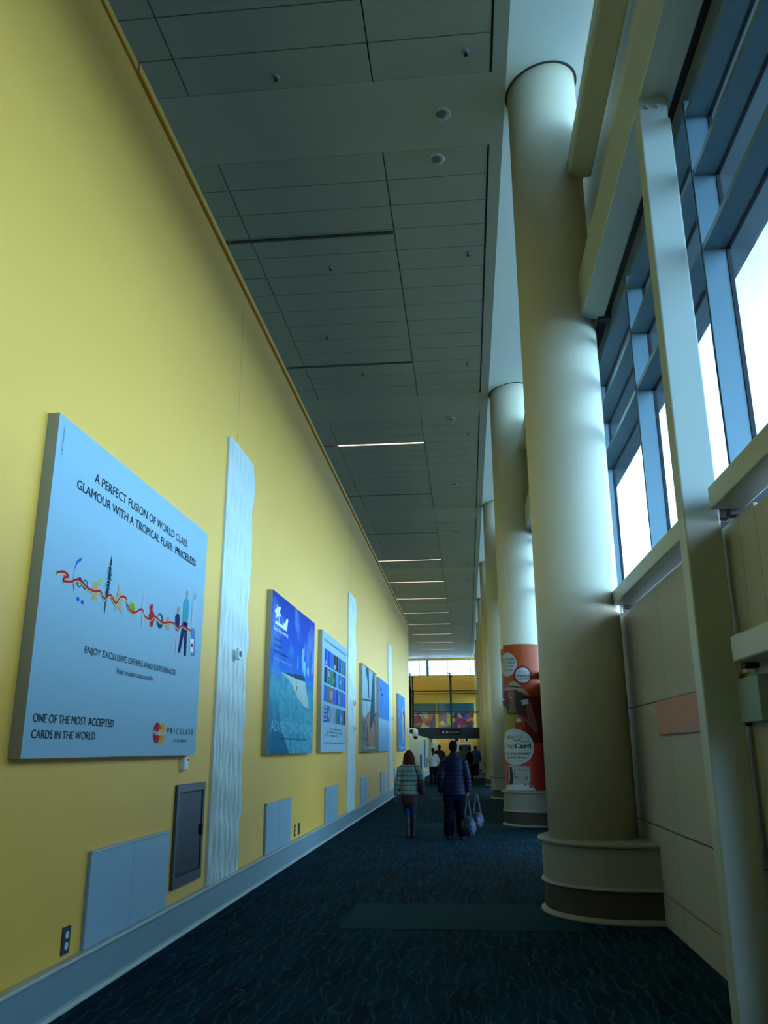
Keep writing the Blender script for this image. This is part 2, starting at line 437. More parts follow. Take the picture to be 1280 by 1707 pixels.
# ================================================================== STEELWORK AND COLUMNS
def beam_piece(name, y0, y1, x0, x1, z0, z1, label, cat, group=None, bev=.03, brk=None):
    e = empty(name, ((x0+x1)/2, y0, z0), label, cat, group)
    bm = bmesh.new(); bbox(bm, x0, x1, y0, y1, z0, z1, bev, 3)
    finish('beam_body', bm, M_steel, e)
    if brk:
        for yy in brk:
            bm = bmesh.new(); box(bm, x0+.06, x1+.03, yy-.05, yy+.05, z0+.05, z1-.04); box(bm, x1-.08, x1+.08, yy-.045, yy+.045, z0-.03, z0+.02)
            finish('bracket', bm, M_seam, e)
    return e
ordn = ['first', 'second', 'third', 'fourth', 'fifth', 'sixth', 'seventh', 'eighth']
spans = [(Y0, COL[0]-.30)]+[(COL[i]+.30, COL[i+1]-.30) for i in range(7)]
bay_txt = ['in the nearest bay, ending at the big foreground column', 'between the foreground column and the column with the orange advert',
           'between the orange advert column and the third column', 'between the third and fourth columns', 'between the fourth and fifth columns',
           'between the fifth and sixth columns', 'between the sixth and seventh columns', 'between the seventh and eighth columns']
for i, (a, b) in enumerate(spans):
    beam_piece('upper_beam', a, b, 1.50, 1.80, 8.62, 8.86, 'cream painted upper steel beam near the ceiling '+bay_txt[i], 'beam', 'upper beams along the window side', .03)
    beam_piece('lower_beam', a, b, 1.52, 1.80, 6.60, 7.15, 'deep cream steel beam above the tall windows '+bay_txt[i], 'beam', 'lower beams along the window side', .012, (b-.02,) if i < 7 else None)
    if i > 0 or True:
        q = 5.50+9.93*i
        for s, (c, d) in enumerate(((a if i else Y0, q-.17), (q+.30, b+.02-.0))):
            beam_piece('sill_beam', c, d, 1.63, 1.845, 3.10, 3.255,
                       'cream window sill beam '+('nearer than' if s == 0 else 'beyond')+' the steel post '+bay_txt[i].replace('in the nearest bay, ending at the big foreground column', 'of the nearest bay'), 'beam', 'sill beams under the tall windows', .012,
                       (d+.04, c-.04) if s else (d+.06,))
beam_piece('door_header_beam', -1.0, 5.24, 1.63, 1.785, 2.10, 2.26, 'low cream header beam at the right edge, right of the steel post', 'beam', None, .012, (5.30,))

for i in range(8):
    q = 5.50+9.93*i
    lab = ('tall square cream steel post in the right foreground' if i == 0 else 'square cream steel post '+bay_txt[i])
    e = empty('steel_post', (1.64, q, 0), lab, 'post', 'square steel posts')
    bm = bmesh.new(); bbox(bm, 1.505, 1.745, q, q+.17, .0, 6.38, .012, 2); finish('post_tube', bm, M_steel, e)
    bm = bmesh.new(); bbox(bm, 1.515, 1.735, q+.02, q+.15, 6.36, 6.61, .01, 2); finish('end_plate', bm, M_steel, e)
    for xx in (1.575, 1.66):
        bm = bmesh.new(); cyl(bm, (0, 0), .016, -.014, .012, 12, mi=0)
        bmesh.ops.rotate(bm, verts=bm.verts, matrix=Matrix.Rotation(radians(90), 3, 'X'), cent=(0, 0, 0))
        bmesh.ops.translate(bm, verts=bm.verts, vec=(xx, q+.014, 6.50))
        finish('bolt', bm, M_steel, e)

col_lab = ['big round cream column in the right foreground with a curved stepped base',
           'round cream column behind the foreground one, carrying the orange phone card advert',
           'round cream column directly beyond the orange advert column',
           'fourth round cream column from the camera', 'fifth round cream column from the camera', 'sixth round cream column from the camera',
           'seventh round cream column from the camera', 'farthest round cream column at the end of the row']
def ped_outline(r, cy, n=28):
    pts = [(WR, cy-r)]
    for i in range(n+1):
        a = -pi/2-pi*i/n
        pts.append((1.49+r*cos(a), cy+r*sin(a)))
    pts.append((WR, cy+r))
    return pts
def ped_band(bm, prof, cy):
    rings = []
    for r, z in prof: rings.append([bm.verts.new((x, y, z)) for x, y in ped_outline(r, cy)])
    for a, b in zip(rings, rings[1:]):
        for i in range(len(a)-1):
            f = bm.faces.new((a[i+1], a[i], b[i], b[i+1])); f.smooth = True
    bm.faces.new(rings[-1][::-1]); bm.faces.new(rings[0])
    bmesh.ops.recalc_face_normals(bm, faces=bm.faces)
for i, cy in enumerate(COL):
    e = empty('round_column', (CX, cy, 0), col_lab[i], 'column', 'round columns along the window side')
    bm = bmesh.new(); lathe(bm, [(CR, .70), (CR, 3.4), (CR, 6.5), (CR-.004, 10.42)], (CX, cy), 72); o = finish('shaft', bm, M_cream, e)
    bm = bmesh.new(); cyl(bm, (CX, cy), CR+.03, CEIL+.0, CEIL+.005, 64)
    for v in bm.verts: v.co.z = CEIL-.006+.176*(v.co.x-.79)+(.03 if v.co.z > CEIL+.002 else 0)
    finish('reveal_ring', bm, M_seam, e)
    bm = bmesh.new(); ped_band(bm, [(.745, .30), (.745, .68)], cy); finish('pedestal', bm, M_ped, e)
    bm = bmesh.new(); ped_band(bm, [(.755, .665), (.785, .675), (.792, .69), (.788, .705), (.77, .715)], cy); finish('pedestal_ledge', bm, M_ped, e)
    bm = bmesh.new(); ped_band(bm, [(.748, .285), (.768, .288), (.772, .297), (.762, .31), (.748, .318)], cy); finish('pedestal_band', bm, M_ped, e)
    bm = bmesh.new(); ped_band(bm, [(.742, .0), (.742, .29)], cy); finish('plinth', bm, M_plinth, e)
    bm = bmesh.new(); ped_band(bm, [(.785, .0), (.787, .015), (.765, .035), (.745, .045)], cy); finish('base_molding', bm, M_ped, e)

bm = bmesh.new(); bbox(bm, WR-.03, WR-.001, 6.0, 8.07, 1.715, 2.015, .004, 1)
prop(finish('salmon_panel', bm, M_pink, origin=(WR, 7, 1.7)), 'salmon pink rectangular panel on the cream right wall behind the steel post', 'wall panel')
e = empty('wall_sign_box', (WR, 5.35, 1.7), 'pale blue wall box with a dark maroon side, right of the steel post', 'sign box')
bm = bmesh.new(); bbox(bm, WR-.07, WR+.01, 5.13, 5.53, 1.75, 2.02, .006, 1); finish('box_face', bm, mat('pale_blue_plastic', (.25, .38, .42), .4), e)
bm = bmesh.new(); box(bm, WR-.075, WR+.01, 5.53, 5.60, 1.73, 2.04); finish('box_side', bm, mat('maroon_side', (.12, .01, .04), .4), e)
bm = bmesh.new(); bbox(bm, WR-.02, WR+.01, 5.44, 5.62, 2.055, 2.10, .004, 1)
prop(finish('wall_plate', bm, M_whitep, origin=(WR, 5.5, 2.06)), 'small white plate on the wall just above the pale blue box', 'plate')

# ================================================================== LEFT WALL: RELIEF STRIPS, PANELS, CABINET
def relief(y0, y1, z0, z1, label):
    e = empty('wave_relief_strip', (WL, (y0+y1)/2, z0), label, 'wall relief', 'white wave relief strips')
    ny, nz = 110, 230
    bm = bmesh.new(); g = []
    for j in range(nz+1):
        z = z0+(z1-z0)*j/nz; row = []
        wob = .022*sin(2*pi*(z-z0)/.62)+.010*sin(2*pi*(z-z0)/.31)
        for i in range(ny+1):
            t = i/ny; y = y0+(y1+wob-y0)*t
            u = (y-y0)
            ph = 1.15*sin(2*pi*z/.62+2*pi*u/.46)
            h = .007*(.5+.5*sin(2*pi*u/.0575+ph*1.1))+.036*(.5+.5*sin(2*pi*u/.20)*sin(2*pi*z/.95+1.3*u))
            edge = min(1, min(t, 1-t)*18)
            row.append(bm.verts.new((WL+.025+h*edge, y, z)))
        g.append(row)
    for j in range(nz):
        for i in range(ny):
            f = bm.faces.new((g[j][i], g[j][i+1], g[j+1][i+1], g[j+1][i])); f.smooth = True
    # sides back to the wall
    def skirt(vs):
        bk = [bm.verts.new((WL, v.co.y, v.co.z)) for v in vs]
        for a in range(len(vs)-1): bm.faces.new((vs[a], vs[a+1], bk[a+1], bk[a]))
    skirt([r[0] for r in g]); skirt([r[-1] for r in g]); skirt(g[-1]); skirt(g[0])
    bmesh.ops.recalc_face_normals(bm, faces=bm.faces)
    finish('relief_panel', bm, M_white, e)
    return e
RL = ['white wavy relief strip nearest the camera, between the two big posters',
      'white wavy relief strip right of the white photo grid poster', 'white wavy relief strip left of the farthest blue poster']
for k, y in enumerate((8.68, 18.62, 28.42)):
    relief(y, y+1.13, .29, 5.12, RL[k])
def alarm(y, z, label):
    e = empty('alarm_strobe', (WL+.06, y, z), label, 'alarm', 'alarm devices on the relief strips')
    bm = bmesh.new(); bbox(bm, WL+.082, WL+.120, y-.05, y+.04, z-.065, z+.065, .012); finish('back_box', bm, M_whitep, e)
    bm = bmesh.new(); cyl(bm, (y-.005, z), .033, WL+.12, WL+.132, 20, axis=0); finish('horn_cone', bm, mat('dark_grille', (.06, .07, .09), .5), e)
alarm(9.20, 2.65, 'small white wall alarm on the nearest relief strip')
alarm(19.10, 2.62, 'small white wall alarm high on the second relief strip')
alarm(19.14, 2.05, 'small white wall alarm low on the second relief strip')
alarm(28.95, 2.62, 'small white wall alarm on the farthest relief strip')
LP = [(5.93, 7.51, 'below the big pale card poster'), (11.12, 12.68, 'below the beach poster'), (15.77, 17.27, 'below the white photo grid poster'),
      (20.98, 22.45, 'below the tower photo poster'), (25.8, 27.4, 'below the pale blue beach poster'), (30.6, 32.1, 'beyond the farthest relief strip')]
for a, b, t in LP:
    e = empty('access_panel', (WL, (a+b)/2, .288), 'pale blue white metal panel low on the yellow wall '+t, 'wall panel', 'low metal panels on the yellow wall')
    ym = (a+b)/2-.02
    bm = bmesh.new(); bbox(bm, WL, WL+.03, a, ym-.003, .29, .905, .003, 1); finish('sheet', bm, M_lowpanel, e)
    bm = bmesh.new(); bbox(bm, WL, WL+.03, ym+.003, b, .29, .905, .003, 1); finish('sheet', bm, M_lowpanel, e)
    bm = bmesh.new(); box(bm, WL, WL+.040, a-.004, b+.004, .905, .92); finish('top_edge', bm, M_trim, e)
# recessed fire cabinet
e = empty('wall_cabinet', (WL, 8.05, .4), 'dark grey metal wall cabinet between the low panel and the nearest relief strip', 'cabinet')
bm = bmesh.new()
a, b, z0, z1 = 7.64, 8.46, .40, 1.29
for (p, q, r, s_) in ((a, b, z0, z0+.09), (a, b, z1-.07, z1), (a, a+.07, z0+.09, z1-.07), (b-.06, b, z0+.09, z1-.07)):
    bbox(bm, WL, WL+.03, p, q, r, s_, .004, 1)
finish('cabinet_frame', bm, M_cabframe, e)
bm = bmesh.new(); bbox(bm, WL, WL+.018, a+.075, b-.065, z0+.095, z1-.078, .004, 1); dr = finish('cabinet_door', bm, M_cabinet, e)
bm = bmesh.new(); bbox(bm, WL+.018, WL+.045, b-.10, b-.075, .80, .90, .004, 1)
h = finish('handle', bm, M_black, dr)
def outlet(y, z, label, blank=False, w=.055, grp='outlets low on the yellow wall'):
    e = empty('wall_outlet', (WL, y, z), label, 'outlet', grp)
    bm = bmesh.new(); bbox(bm, WL, WL+.010, y-w, y+w, z-.085, z+.085, .003, 1); finish('cover_plate', bm, M_plate, e)
    if not blank:
        for dz in (-.033, .033):
            bm = bmesh.new(); cyl(bm, (y, z+dz), .024, WL+.009, WL+.014, 20, axis=0); finish('socket', bm, M_socket, e)
outlet(5.70, .40, 'dark double outlet left of the nearest low panel')
outlet(13.13, .41, 'double outlet just right of the panel under the beach poster')
outlet(13.43, .41, 'blank dark outlet plate beside the double outlet under the beach poster', True)
outlet(23.1, .42, 'far small outlet right of the panel under the tower photo poster')
e = empty('wall_dispenser', (WL, 7.77, 1.42), 'small white plastic device under the right corner of the big pale poster', 'sensor')
bm = bmesh.new(); bbox(bm, WL, WL+.05, 7.72, 7.83, 1.42, 1.535, .008); finish('housing', bm, M_whitep, e)
bm = bmesh.new(); box(bm, WL+.05, WL+.053, 7.79, 7.81, 1.50, 1.52); finish('lens', bm, M_black, e)
# dome camera on the wall end
e = empty('security_camera', (-2.5, 37.8, 2.28), 'white dome security camera on a bracket at the far end of the yellow wall', 'camera')
bm = bmesh.new(); bbox(bm, WL, WL+.04, 37.65, 37.85, 2.15, 2.5, .01); finish('wall_plate', bm, M_whitep, e)
bm = bmesh.new(); bbox(bm, WL+.04, -2.30, 37.71, 37.79, 2.43, 2.50, .02); finish('bracket_arm', bm, M_whitep, e)
bm = bmesh.new(); lathe(bm, [(.03, 2.46), (.10, 2.42), (.115, 2.36), (.115, 2.14)], (-2.33, 37.75), 24); finish('camera_housing', bm, M_whitep, e)
bm = bmesh.new(); lathe(bm, [(.11, 2.14), (.10, 2.08), (.06, 2.03), (.01, 2.01)], (-2.33, 37.75), 24); finish('dome', bm, M_screen, e)

# ================================================================== POSTERS
FX = -2.60                                        # printed face of the boards
def text(name, s, y0, y1, z, cap, material, parent, bold=0, x=None, rise=0, vertical=False, warp=None, spaced=False):
    c = bpy.data.curves.new('t', 'FONT'); c.body = s; c.offset = bold; c.resolution_u = 3
    o = bpy.data.objects.new('t', c); COLL.objects.link(o)
    dg = bpy.context.evaluated_depsgraph_get(); me = bpy.data.meshes.new_from_object(o.evaluated_get(dg))
    bpy.data.objects.remove(o, do_unlink=True); bpy.data.curves.remove(c)
    xs = [v.co.x for v in me.vertices]
    xa, xb = min(xs), max(xs); H = .729
    bm = bmesh.new(); bm.from_mesh(me); bpy.data.meshes.remove(me)
    seen = {}; isl = []
    for v in bm.verts:
        if v in seen: continue
        st = [v]; seen[v] = len(isl); q = [v]
        while st:
            a = st.pop()
            for e_ in a.link_edges:
                b_ = e_.other_vert(a)
                if b_ not in seen: seen[b_] = len(isl); st.append(b_); q.append(b_)
        isl.append(q)
    isl.sort(key=lambda q: min(v.co.x for v in q)); words = []; end = -9
    for q in isl:
        lo = min(v.co.x for v in q)
        if lo-end > (.24 if not spaced else 9) or not words: words.append([])
        words[-1] += q; end = max(end, max(v.co.x for v in q))
    for v in bm.verts:
        t = (v.co.x-xa)/(xb-xa); h = v.co.y/H*cap
        if warp: v.co = warp(y0+(y1-y0)*t, z+h+rise*t)
        elif vertical: v.co = Vector((x or FX+.003, z-h, y0+(y1-y0)*t))
        else: v.co = Vector((x or FX+.003, y0+(y1-y0)*t, z+h+rise*t))
    if len(words) < 2: return finish(name, bm, material, parent)
    bm.verts.index_update(); sets = [set(v.index for v in q) for q in words]
    for sset in sets:
        b3 = bm.copy(); b3.verts.ensure_lookup_table()
        bmesh.ops.delete(b3, geom=[v for v in b3.verts if v.index not in sset], context='VERTS')
        finish(name, b3, material, parent)
    bm.free()
def poly(name, pts, material, parent, x=None, smooth=0):
    bm = bmesh.new(); vs = [bm.verts.new((x or FX+.002, p[0], p[1])) for p in pts]
    f = bm.faces.new(vs); f.normal_update(); bmesh.ops.triangulate(bm, faces=[f]); 
    return finish(name, bm, material, parent)
def multi(name, polys, material, parent, x=None):
    bm = bmesh.new()
    for pts in polys:
        f = bm.faces.new([bm.verts.new((x or FX+.002, p[0], p[1])) for p in pts]); f.normal_update(); bmesh.ops.triangulate(bm, faces=[f])
    return finish(name, bm, material, parent)
def ell(cy, cz, ry, rz, n=28, a0=0): return [(cy+ry*cos(2*pi*i/n+a0), cz+rz*sin(2*pi*i/n+a0)) for i in range(n)]
def strip(pts, w):
    """outlines of a ribbon of width w along a polyline (smoothed)"""
    P = [Vector(p) for p in pts]; Q = []
    for i in range(len(P)-1):
        p0 = P[max(i-1, 0)]; p1 = P[i]; p2 = P[i+1]; p3 = P[min(i+2, len(P)-1)]
        for k in range(6):
            t = k/6; Q.append(.5*((2*p1)+(p2-p0)*t+(2*p0-5*p1+4*p2-p3)*t*t+(3*p1-p0-3*p2+p3)*t**3))
    Q.append(P[-1]); out = []
    for a, b in zip(Q, Q[1:]):
        out.append([(a.x, a.y-w/2), (b.x, b.y-w/2), (b.x, b.y+w/2), (a.x, a.y+w/2)])
    return out
def board(name, y0, y1, z0, z1, face_mat, label, grp='advertising boards on the yellow wall', edge=None):
    e = empty(name, (FX, y0, z0), label, 'poster', grp)
    bm = bmesh.new()
    vs, fs = box(bm, WL, FX, y0, y1, z0, z1)
    fs[3].material_index = 1                      # +x face carries the print
    bmesh.ops.translate(bm, verts=bm.verts, vec=(-FX, -y0, -z0))
    me = bpy.data.meshes.new('board'); bm.to_mesh(me); bm.free(); me.materials.append(edge or M_edge); me.materials.append(face_mat)
    o = bpy.data.objects.new('board', me); COLL.objects.link(o); o.parent = e
    return e

P1 = board('advert_board', 4.73, 7.91, 1.555, 3.735, M_bluewhite, 'big pale blue card advert board nearest the camera with a ribbon picture')
B = M_black
text('headline', 'A PERFECT FUSION OF WORLD CLASS', 5.307, 7.309, 3.445, .072, B, P1)
text('headline', 'GLAMOUR WITH A TROPICAL FLAIR:', 5.057, 6.94, 3.318, .070, B, P1)
text('headline', 'PRICELESS', 7.003, 7.583, 3.322, .068, B, P1, bold=.016)
text('tagline', 'ENJOY EXCLUSIVE OFFERS AND EXPERIENCES', 5.406, 7.225, 2.245, .048, B, P1)
text('tagline', 'Visit: mastercard.com/bs', 5.949, 6.685, 2.152, .042, B, P1)
text('slogan', 'ONE OF THE MOST', 4.820, 5.53, 1.766, .055, B, P1)
text('slogan', 'ACCEPTED', 5.559, 5.987, 1.764, .055, B, P1, bold=.010)
text('slogan', 'CARDS IN THE WORLD', 4.820, 5.693, 1.672, .053, B, P1)
text('credit_line', '© 2013 MasterCard', 3.465, 3.657, 4.812, .018, B, P1, x=FX+.003, vertical=True)
for v in bpy.data.objects: pass
M_red = mat('print_red', (.50, .015, .03), .5, var=0); M_orange = mat('print_orange', (.66, .34, .04), .5, var=0)
M_pwhite = mat('print_white', (.72, .76, .76), .5, var=0); M_navy = mat('print_navy', (.01, .02, .09), .5, var=0)
M_pblue = mat('print_blue', (.02, .10, .55), .5, var=0); M_tan = mat('print_tan', (.48, .36, .22), .6, var=.25, scale=60)
M_flesh = mat('print_flesh', (.45, .28, .2), .6, var=0); M_teal = mat('print_teal', (.05, .30, .36), .5, var=0)
M_lime = mat('print_lime', (.45, .50, .05), .5, var=.2, scale=40); M_silver = mat('print_silver', (.40, .46, .52), .4, var=.2, scale=50)
M_dteal = mat('print_dark_teal', (.01, .07, .10), .5, var=.3, scale=40); M_denim = mat('print_denim', (.10, .22, .38), .5, var=0)
poly('logo_circle', ell(6.868, 1.738, .089, .085, 40), M_red, P1, FX+.002)
poly('logo_circle', ell(6.985, 1.738, .087, .085, 40), M_orange, P1, FX+.0028)
for z in (1.690, 1.706, 1.769, 1.785): poly('logo_bar', [(6.90, z), (6.955, z), (6.955, z+.008), (6.90, z+.008)], M_red, P1, FX+.0034)
text('logo_name', 'MasterCard', 6.79, 7.065, 1.722, .042, M_pwhite, P1, bold=.008, x=FX+.004)
text('logo_word', 'P R I C E L E S S', 7.106, 7.796, 1.738, .052, B, P1)
text('logo_word', 'B A H A M A S', 7.283, 7.629, 1.668, .026, B, P1, bold=.008)
rib = [(4.911, 2.700), (4.995, 2.722), (5.070, 2.707), (5.016, 2.690), (5.007, 2.665), (5.102, 2.677), (5.198, 2.713), (5.280, 2.705), (5.348, 2.684), (5.461, 2.680), (5.554, 2.698), (5.642, 2.661),
       (5.726, 2.703), (5.831, 2.658), (5.915, 2.723), (6.016, 2.727), (6.049, 2.677), (6.174, 2.641), (6.334, 2.696), (6.420, 2.646), (6.549, 2.651), (6.624, 2.683), (6.796, 2.658), (6.965, 2.683),
       (7.084, 2.695), (7.215, 2.665), (7.305, 2.700), (7.559, 2.690)]
multi('ribbon', strip(rib, .018), M_red, P1, FX+.005)
multi('ribbon_gold_edge', strip([(a, b-.013) for a, b in rib], .010), mat('print_gold', (.62, .50, .22), .5, var=0), P1, FX+.0045)
multi('snorkel_print', strip([(5.225, 2.859), (5.165, 2.82), (5.139, 2.75), (5.14, 2.70), (5.167, 2.629)], .022), M_pblue, P1, FX+.003)
mk = []
for c in (5.232, 5.318):
    r1, r2 = ell(c, 2.700, .040, .034, 20), ell(c, 2.700, .031, .027, 20)
    for i in range(20): j = (i+1) % 20; mk.append([r1[i], r1[j], r2[j], r2[i]])
multi('mask_print', mk, M_dteal, P1, FX+.003)
poly('drink_print', [(5.438, 2.744), (5.513, 2.755), (5.512, 2.621), (5.447, 2.614)], mat('print_drink', (.62, .35, .12), .5, var=.2, scale=20), P1)
poly('drink_garnish', ell(5.545, 2.765, .03, .022, 14), M_lime, P1)
for c_ in ((5.235, 2.584), (5.302, 2.574)): poly('fin_print', ell(*c_, .022, .016, 10), M_pblue, P1)
tw = [[(5.690, 2.99), (5.697, 2.99), (5.662, 2.56), (5.650, 2.56)]]
rr = random.Random(3)
for i in range(46):
    t = i/45; yc = 5.693-.036*t; zc = 2.98-.40*t; wd = .012+.05*sin(pi*min(t*1.1, 1))
    tw.append([(yc-wd*rr.uniform(.3, 1), zc+rr.uniform(-.006, .006)), (yc+wd*rr.uniform(.3, 1), zc+rr.uniform(-.006, .006)), (yc+wd*.3, zc+.010)])
multi('lattice_tower_print', tw, M_dteal, P1, FX+.003)
poly('starfish_print', [(5.870, 2.812), (5.921, 2.729), (6.039, 2.727), (5.934, 2.685), (5.969, 2.595), (5.884, 2.640), (5.818, 2.586), (5.846, 2.666), (5.726, 2.703), (5.844, 2.715)], M_tan, P1, FX+.003)
poly('fruit_print', ell(6.150, 2.675, .062, .048, 24), M_lime, P1, FX+.003)
multi('fruit_slices', [[(6.150, 2.675), (6.150+.05*cos(a), 2.675+.038*sin(a)), (6.150+.05*cos(a+.35), 2.675+.038*sin(a+.35))] for a in [k*2*pi/7 for k in range(7)]], mat('print_olive', (.12, .13, .02), .5, var=0), P1, FX+.0036)
poly('watch_print', [(6.355, 2.837), (6.405, 2.842), (6.408, 2.76), (6.444, 2.714), (6.425, 2.66), (6.412, 2.562), (6.350, 2.558), (6.353, 2.660), (6.330, 2.70), (6.338, 2.736)], M_silver, P1, FX+.003)
poly('seahorse_print', [(6.537, 2.778), (6.578, 2.770), (6.565, 2.73), (6.60, 2.71), (6.637, 2.685), (6.609, 2.620), (6.589, 2.587), (6.536, 2.585), (6.540, 2.630), (6.493, 2.667), (6.515, 2.70), (6.499, 2.743)], M_red, P1, FX+.003)
poly('globe_print', ell(6.755, 2.664, .075, .066, 26), M_dteal, P1, FX+.003)
poly('globe_glint', ell(6.735, 2.675, .045, .035, 20), M_silver, P1, FX+.0036)
poly('shell_print', ell(6.95, 2.672, .066, .058, 18), mat('print_shell', (.50, .33, .18), .5, var=.5, scale=40), P1, FX+.003)
def figure(name, head, hr, body, bm_, legs, lm_):
    poly(name+'_head', ell(head[0], head[1], hr, hr*1.35, 16), M_flesh, P1, FX+.0034)
    poly(name+'_torso', body, bm_, P1, FX+.003)
    multi(name+'_legs', legs, lm_, P1, FX+.0028)
figure('boy_print', (7.190, 2.828), .026, [(7.115, 2.76), (7.163, 2.795), (7.225, 2.79), (7.24, 2.74), (7.23, 2.64), (7.15, 2.64)], M_navy,
       [[(7.15, 2.65), (7.20, 2.65), (7.10, 2.44), (7.045, 2.43)], [(7.18, 2.65), (7.23, 2.65), (7.225, 2.41), (7.175, 2.41)]], M_silver)
figure('man_print', (7.402, 3.018), .028, [(7.315, 2.93), (7.37, 2.975), (7.44, 2.97), (7.475, 2.90), (7.46, 2.76), (7.32, 2.74)], M_teal,
       [[(7.33, 2.75), (7.42, 2.75), (7.30, 2.45), (7.24, 2.45)], [(7.37, 2.75), (7.46, 2.75), (7.47, 2.44), (7.41, 2.44)]], M_navy)
figure('woman_print', (7.625, 3.032), .024, [(7.56, 2.94), (7.60, 2.985), (7.65, 2.98), (7.685, 2.93), (7.675, 2.72), (7.565, 2.72)], M_silver,
       [[(7.575, 2.73), (7.63, 2.73), (7.66, 2.46), (7.61, 2.46)], [(7.63, 2.73), (7.675, 2.73), (7.72, 2.47), (7.67, 2.47)]], M_denim)
poly('bag_print', [(7.555, 2.615), (7.658, 2.625), (7.668, 2.492), (7.571, 2.490)], M_pwhite, P1, FX+.004)
multi('bag_logo_print', [ell(7.60, 2.56, .02, .017, 12), ell(7.625, 2.56, .02, .017, 12)], M_red, P1, FX+.0045)

# print materials laid out in the board's own coordinates (metres from its lower left corner)
def beach_print(name, h, stops, cloud=.5, seed=0, streak=.0, cscale=1.3):
    m = bpy.data.materials.new(name); m.use_nodes = True; nt = m.node_tree; N = nt.nodes; L = nt.links.new; b = N['Principled BSDF']
    b.inputs['Roughness'].default_value = .7; b.inputs['Specular IOR Level'].default_value = .1
    tc = N.new('ShaderNodeTexCoord'); sx = N.new('ShaderNodeSeparateXYZ'); L(tc.outputs['Object'], sx.inputs[0])
    nz = N.new('ShaderNodeTexNoise'); nz.inputs['Scale'].default_value = 2.2; nz.inputs['Detail'].default_value = 6; L(tc.outputs['Object'], nz.inputs[0])
    ad = N.new('ShaderNodeMath'); ad.operation = 'MULTIPLY_ADD'; ad.inputs[1].default_value = streak; L(nz.outputs['Fac'], ad.inputs[0]); L(sx.outputs['Z'], ad.inputs[2])
    dv = N.new('ShaderNodeMath'); dv.operation = 'DIVIDE'; dv.inputs[1].default_value = h; L(ad.outputs[0], dv.inputs[0])
    cr = N.new('ShaderNodeValToRGB'); el = cr.color_ramp.elements
    while len(el) > 1: el.remove(el[-1])
    el[0].position = stops[0][0]; el[0].color = (*stops[0][1], 1)
    for p, c in stops[1:]:
        q = el.new(p); q.color = (*c, 1)
    L(dv.outputs[0], cr.inputs[0])
    mp = N.new('ShaderNodeMapping'); mp.inputs['Scale'].default_value = (1, .9, 1.1); mp.inputs['Location'].default_value = (seed, seed, seed); L(tc.outputs['Object'], mp.inputs[0])
    n2 = N.new('ShaderNodeTexNoise'); n2.inputs['Scale'].default_value = cscale; n2.inputs['Detail'].default_value = 8; n2.inputs['Roughness'].default_value = .6; L(mp.outputs[0], n2.inputs[0])
    c2 = N.new('ShaderNodeMapRange'); c2.inputs[1].default_value = .52; c2.inputs[2].default_value = .80; c2.inputs[4].default_value = cloud; L(n2.outputs['Fac'], c2.inputs[0])
    mx = N.new('ShaderNodeMix'); mx.data_type = 'RGBA'; L(c2.outputs[0], mx.inputs['Factor']); L(cr.outputs[0], mx.inputs['A']); mx.inputs['B'].default_value = (.30, .55, .72, 1)
    L(mx.outputs['Result'], b.inputs['Base Color'])
    return m
K = beach_print('beach_print', 2.18, [(0, (.005, .12, .22)), (.15, (.008, .16, .28)), (.32, (.03, .27, .36)), (.42, (.05, .33, .44)), (.485, (.01, .20, .42)), (.50, (.02, .22, .60)), (.55, (.01, .13, .55)), (.75, (.003, .06, .42)), (1, (.002, .03, .26))], .55, 1.7, .0)
P2 = board('advert_board', 10.84, 14.04, 1.54, 3.715, K, 'deep blue beach poster with a white palm logo, right of the nearest relief strip')
def ripple_mat(name, c0, c1):
    m = bpy.data.materials.new(name); m.use_nodes = True; nt = m.node_tree; N = nt.nodes; L = nt.links.new; b = N['Principled BSDF']; b.inputs['Roughness'].default_value = .7; b.inputs['Specular IOR Level'].default_value = .1
    tc = N.new('ShaderNodeTexCoord'); n2 = N.new('ShaderNodeTexNoise'); n2.inputs['Scale'].default_value = 7; n2.inputs['Detail'].default_value = 6; n2.inputs['Distortion'].default_value = 1.2; L(tc.outputs['Object'], n2.inputs[0])
    cr = N.new('ShaderNodeValToRGB'); cr.color_ramp.elements[0].position = .35; cr.color_ramp.elements[0].color = (*c0, 1); cr.color_ramp.elements[1].position = .65; cr.color_ramp.elements[1].color = (*c1, 1)
    L(n2.outputs['Fac'], cr.inputs[0]); L(cr.outputs[0], b.inputs['Base Color']); return m
poly('shallow_water_print', [(11.50, 2.655), (12.57, 2.62), (13.2, 2.60), (14.02, 2.16), (14.02, 1.545), (12.2, 1.545), (11.55, 1.9), (11.35, 2.3)], ripple_mat('rippled_water', (.03, .25, .36), (.12, .42, .48)), P2, FX+.0012)
poly('sand_bank_print', [(11.502, 2.658), (12.567, 2.640), (13.260, 2.650), (13.45, 2.45), (13.62, 2.25), (13.2, 2.26), (12.644, 2.38), (12.057, 2.593)], ripple_mat('sand_print', (.38, .50, .48), (.50, .58, .52)), P2, FX+.0018)
poly('island_print', [(11.501, 2.660), (12.0, 2.678), (12.278, 2.690), (12.5, 2.712), (12.768, 2.720), (13.0, 2.735), (13.231, 2.700), (13.259, 2.654), (12.567, 2.648), (11.899, 2.652)], M_dteal, P2, FX+.0024)
poly('walker_print', [(12.60, 2.535), (12.64, 2.53), (12.585, 2.42), (12.53, 2.42)], M_black, P2, FX+.0024)
cl = []
rr = random.Random(5)
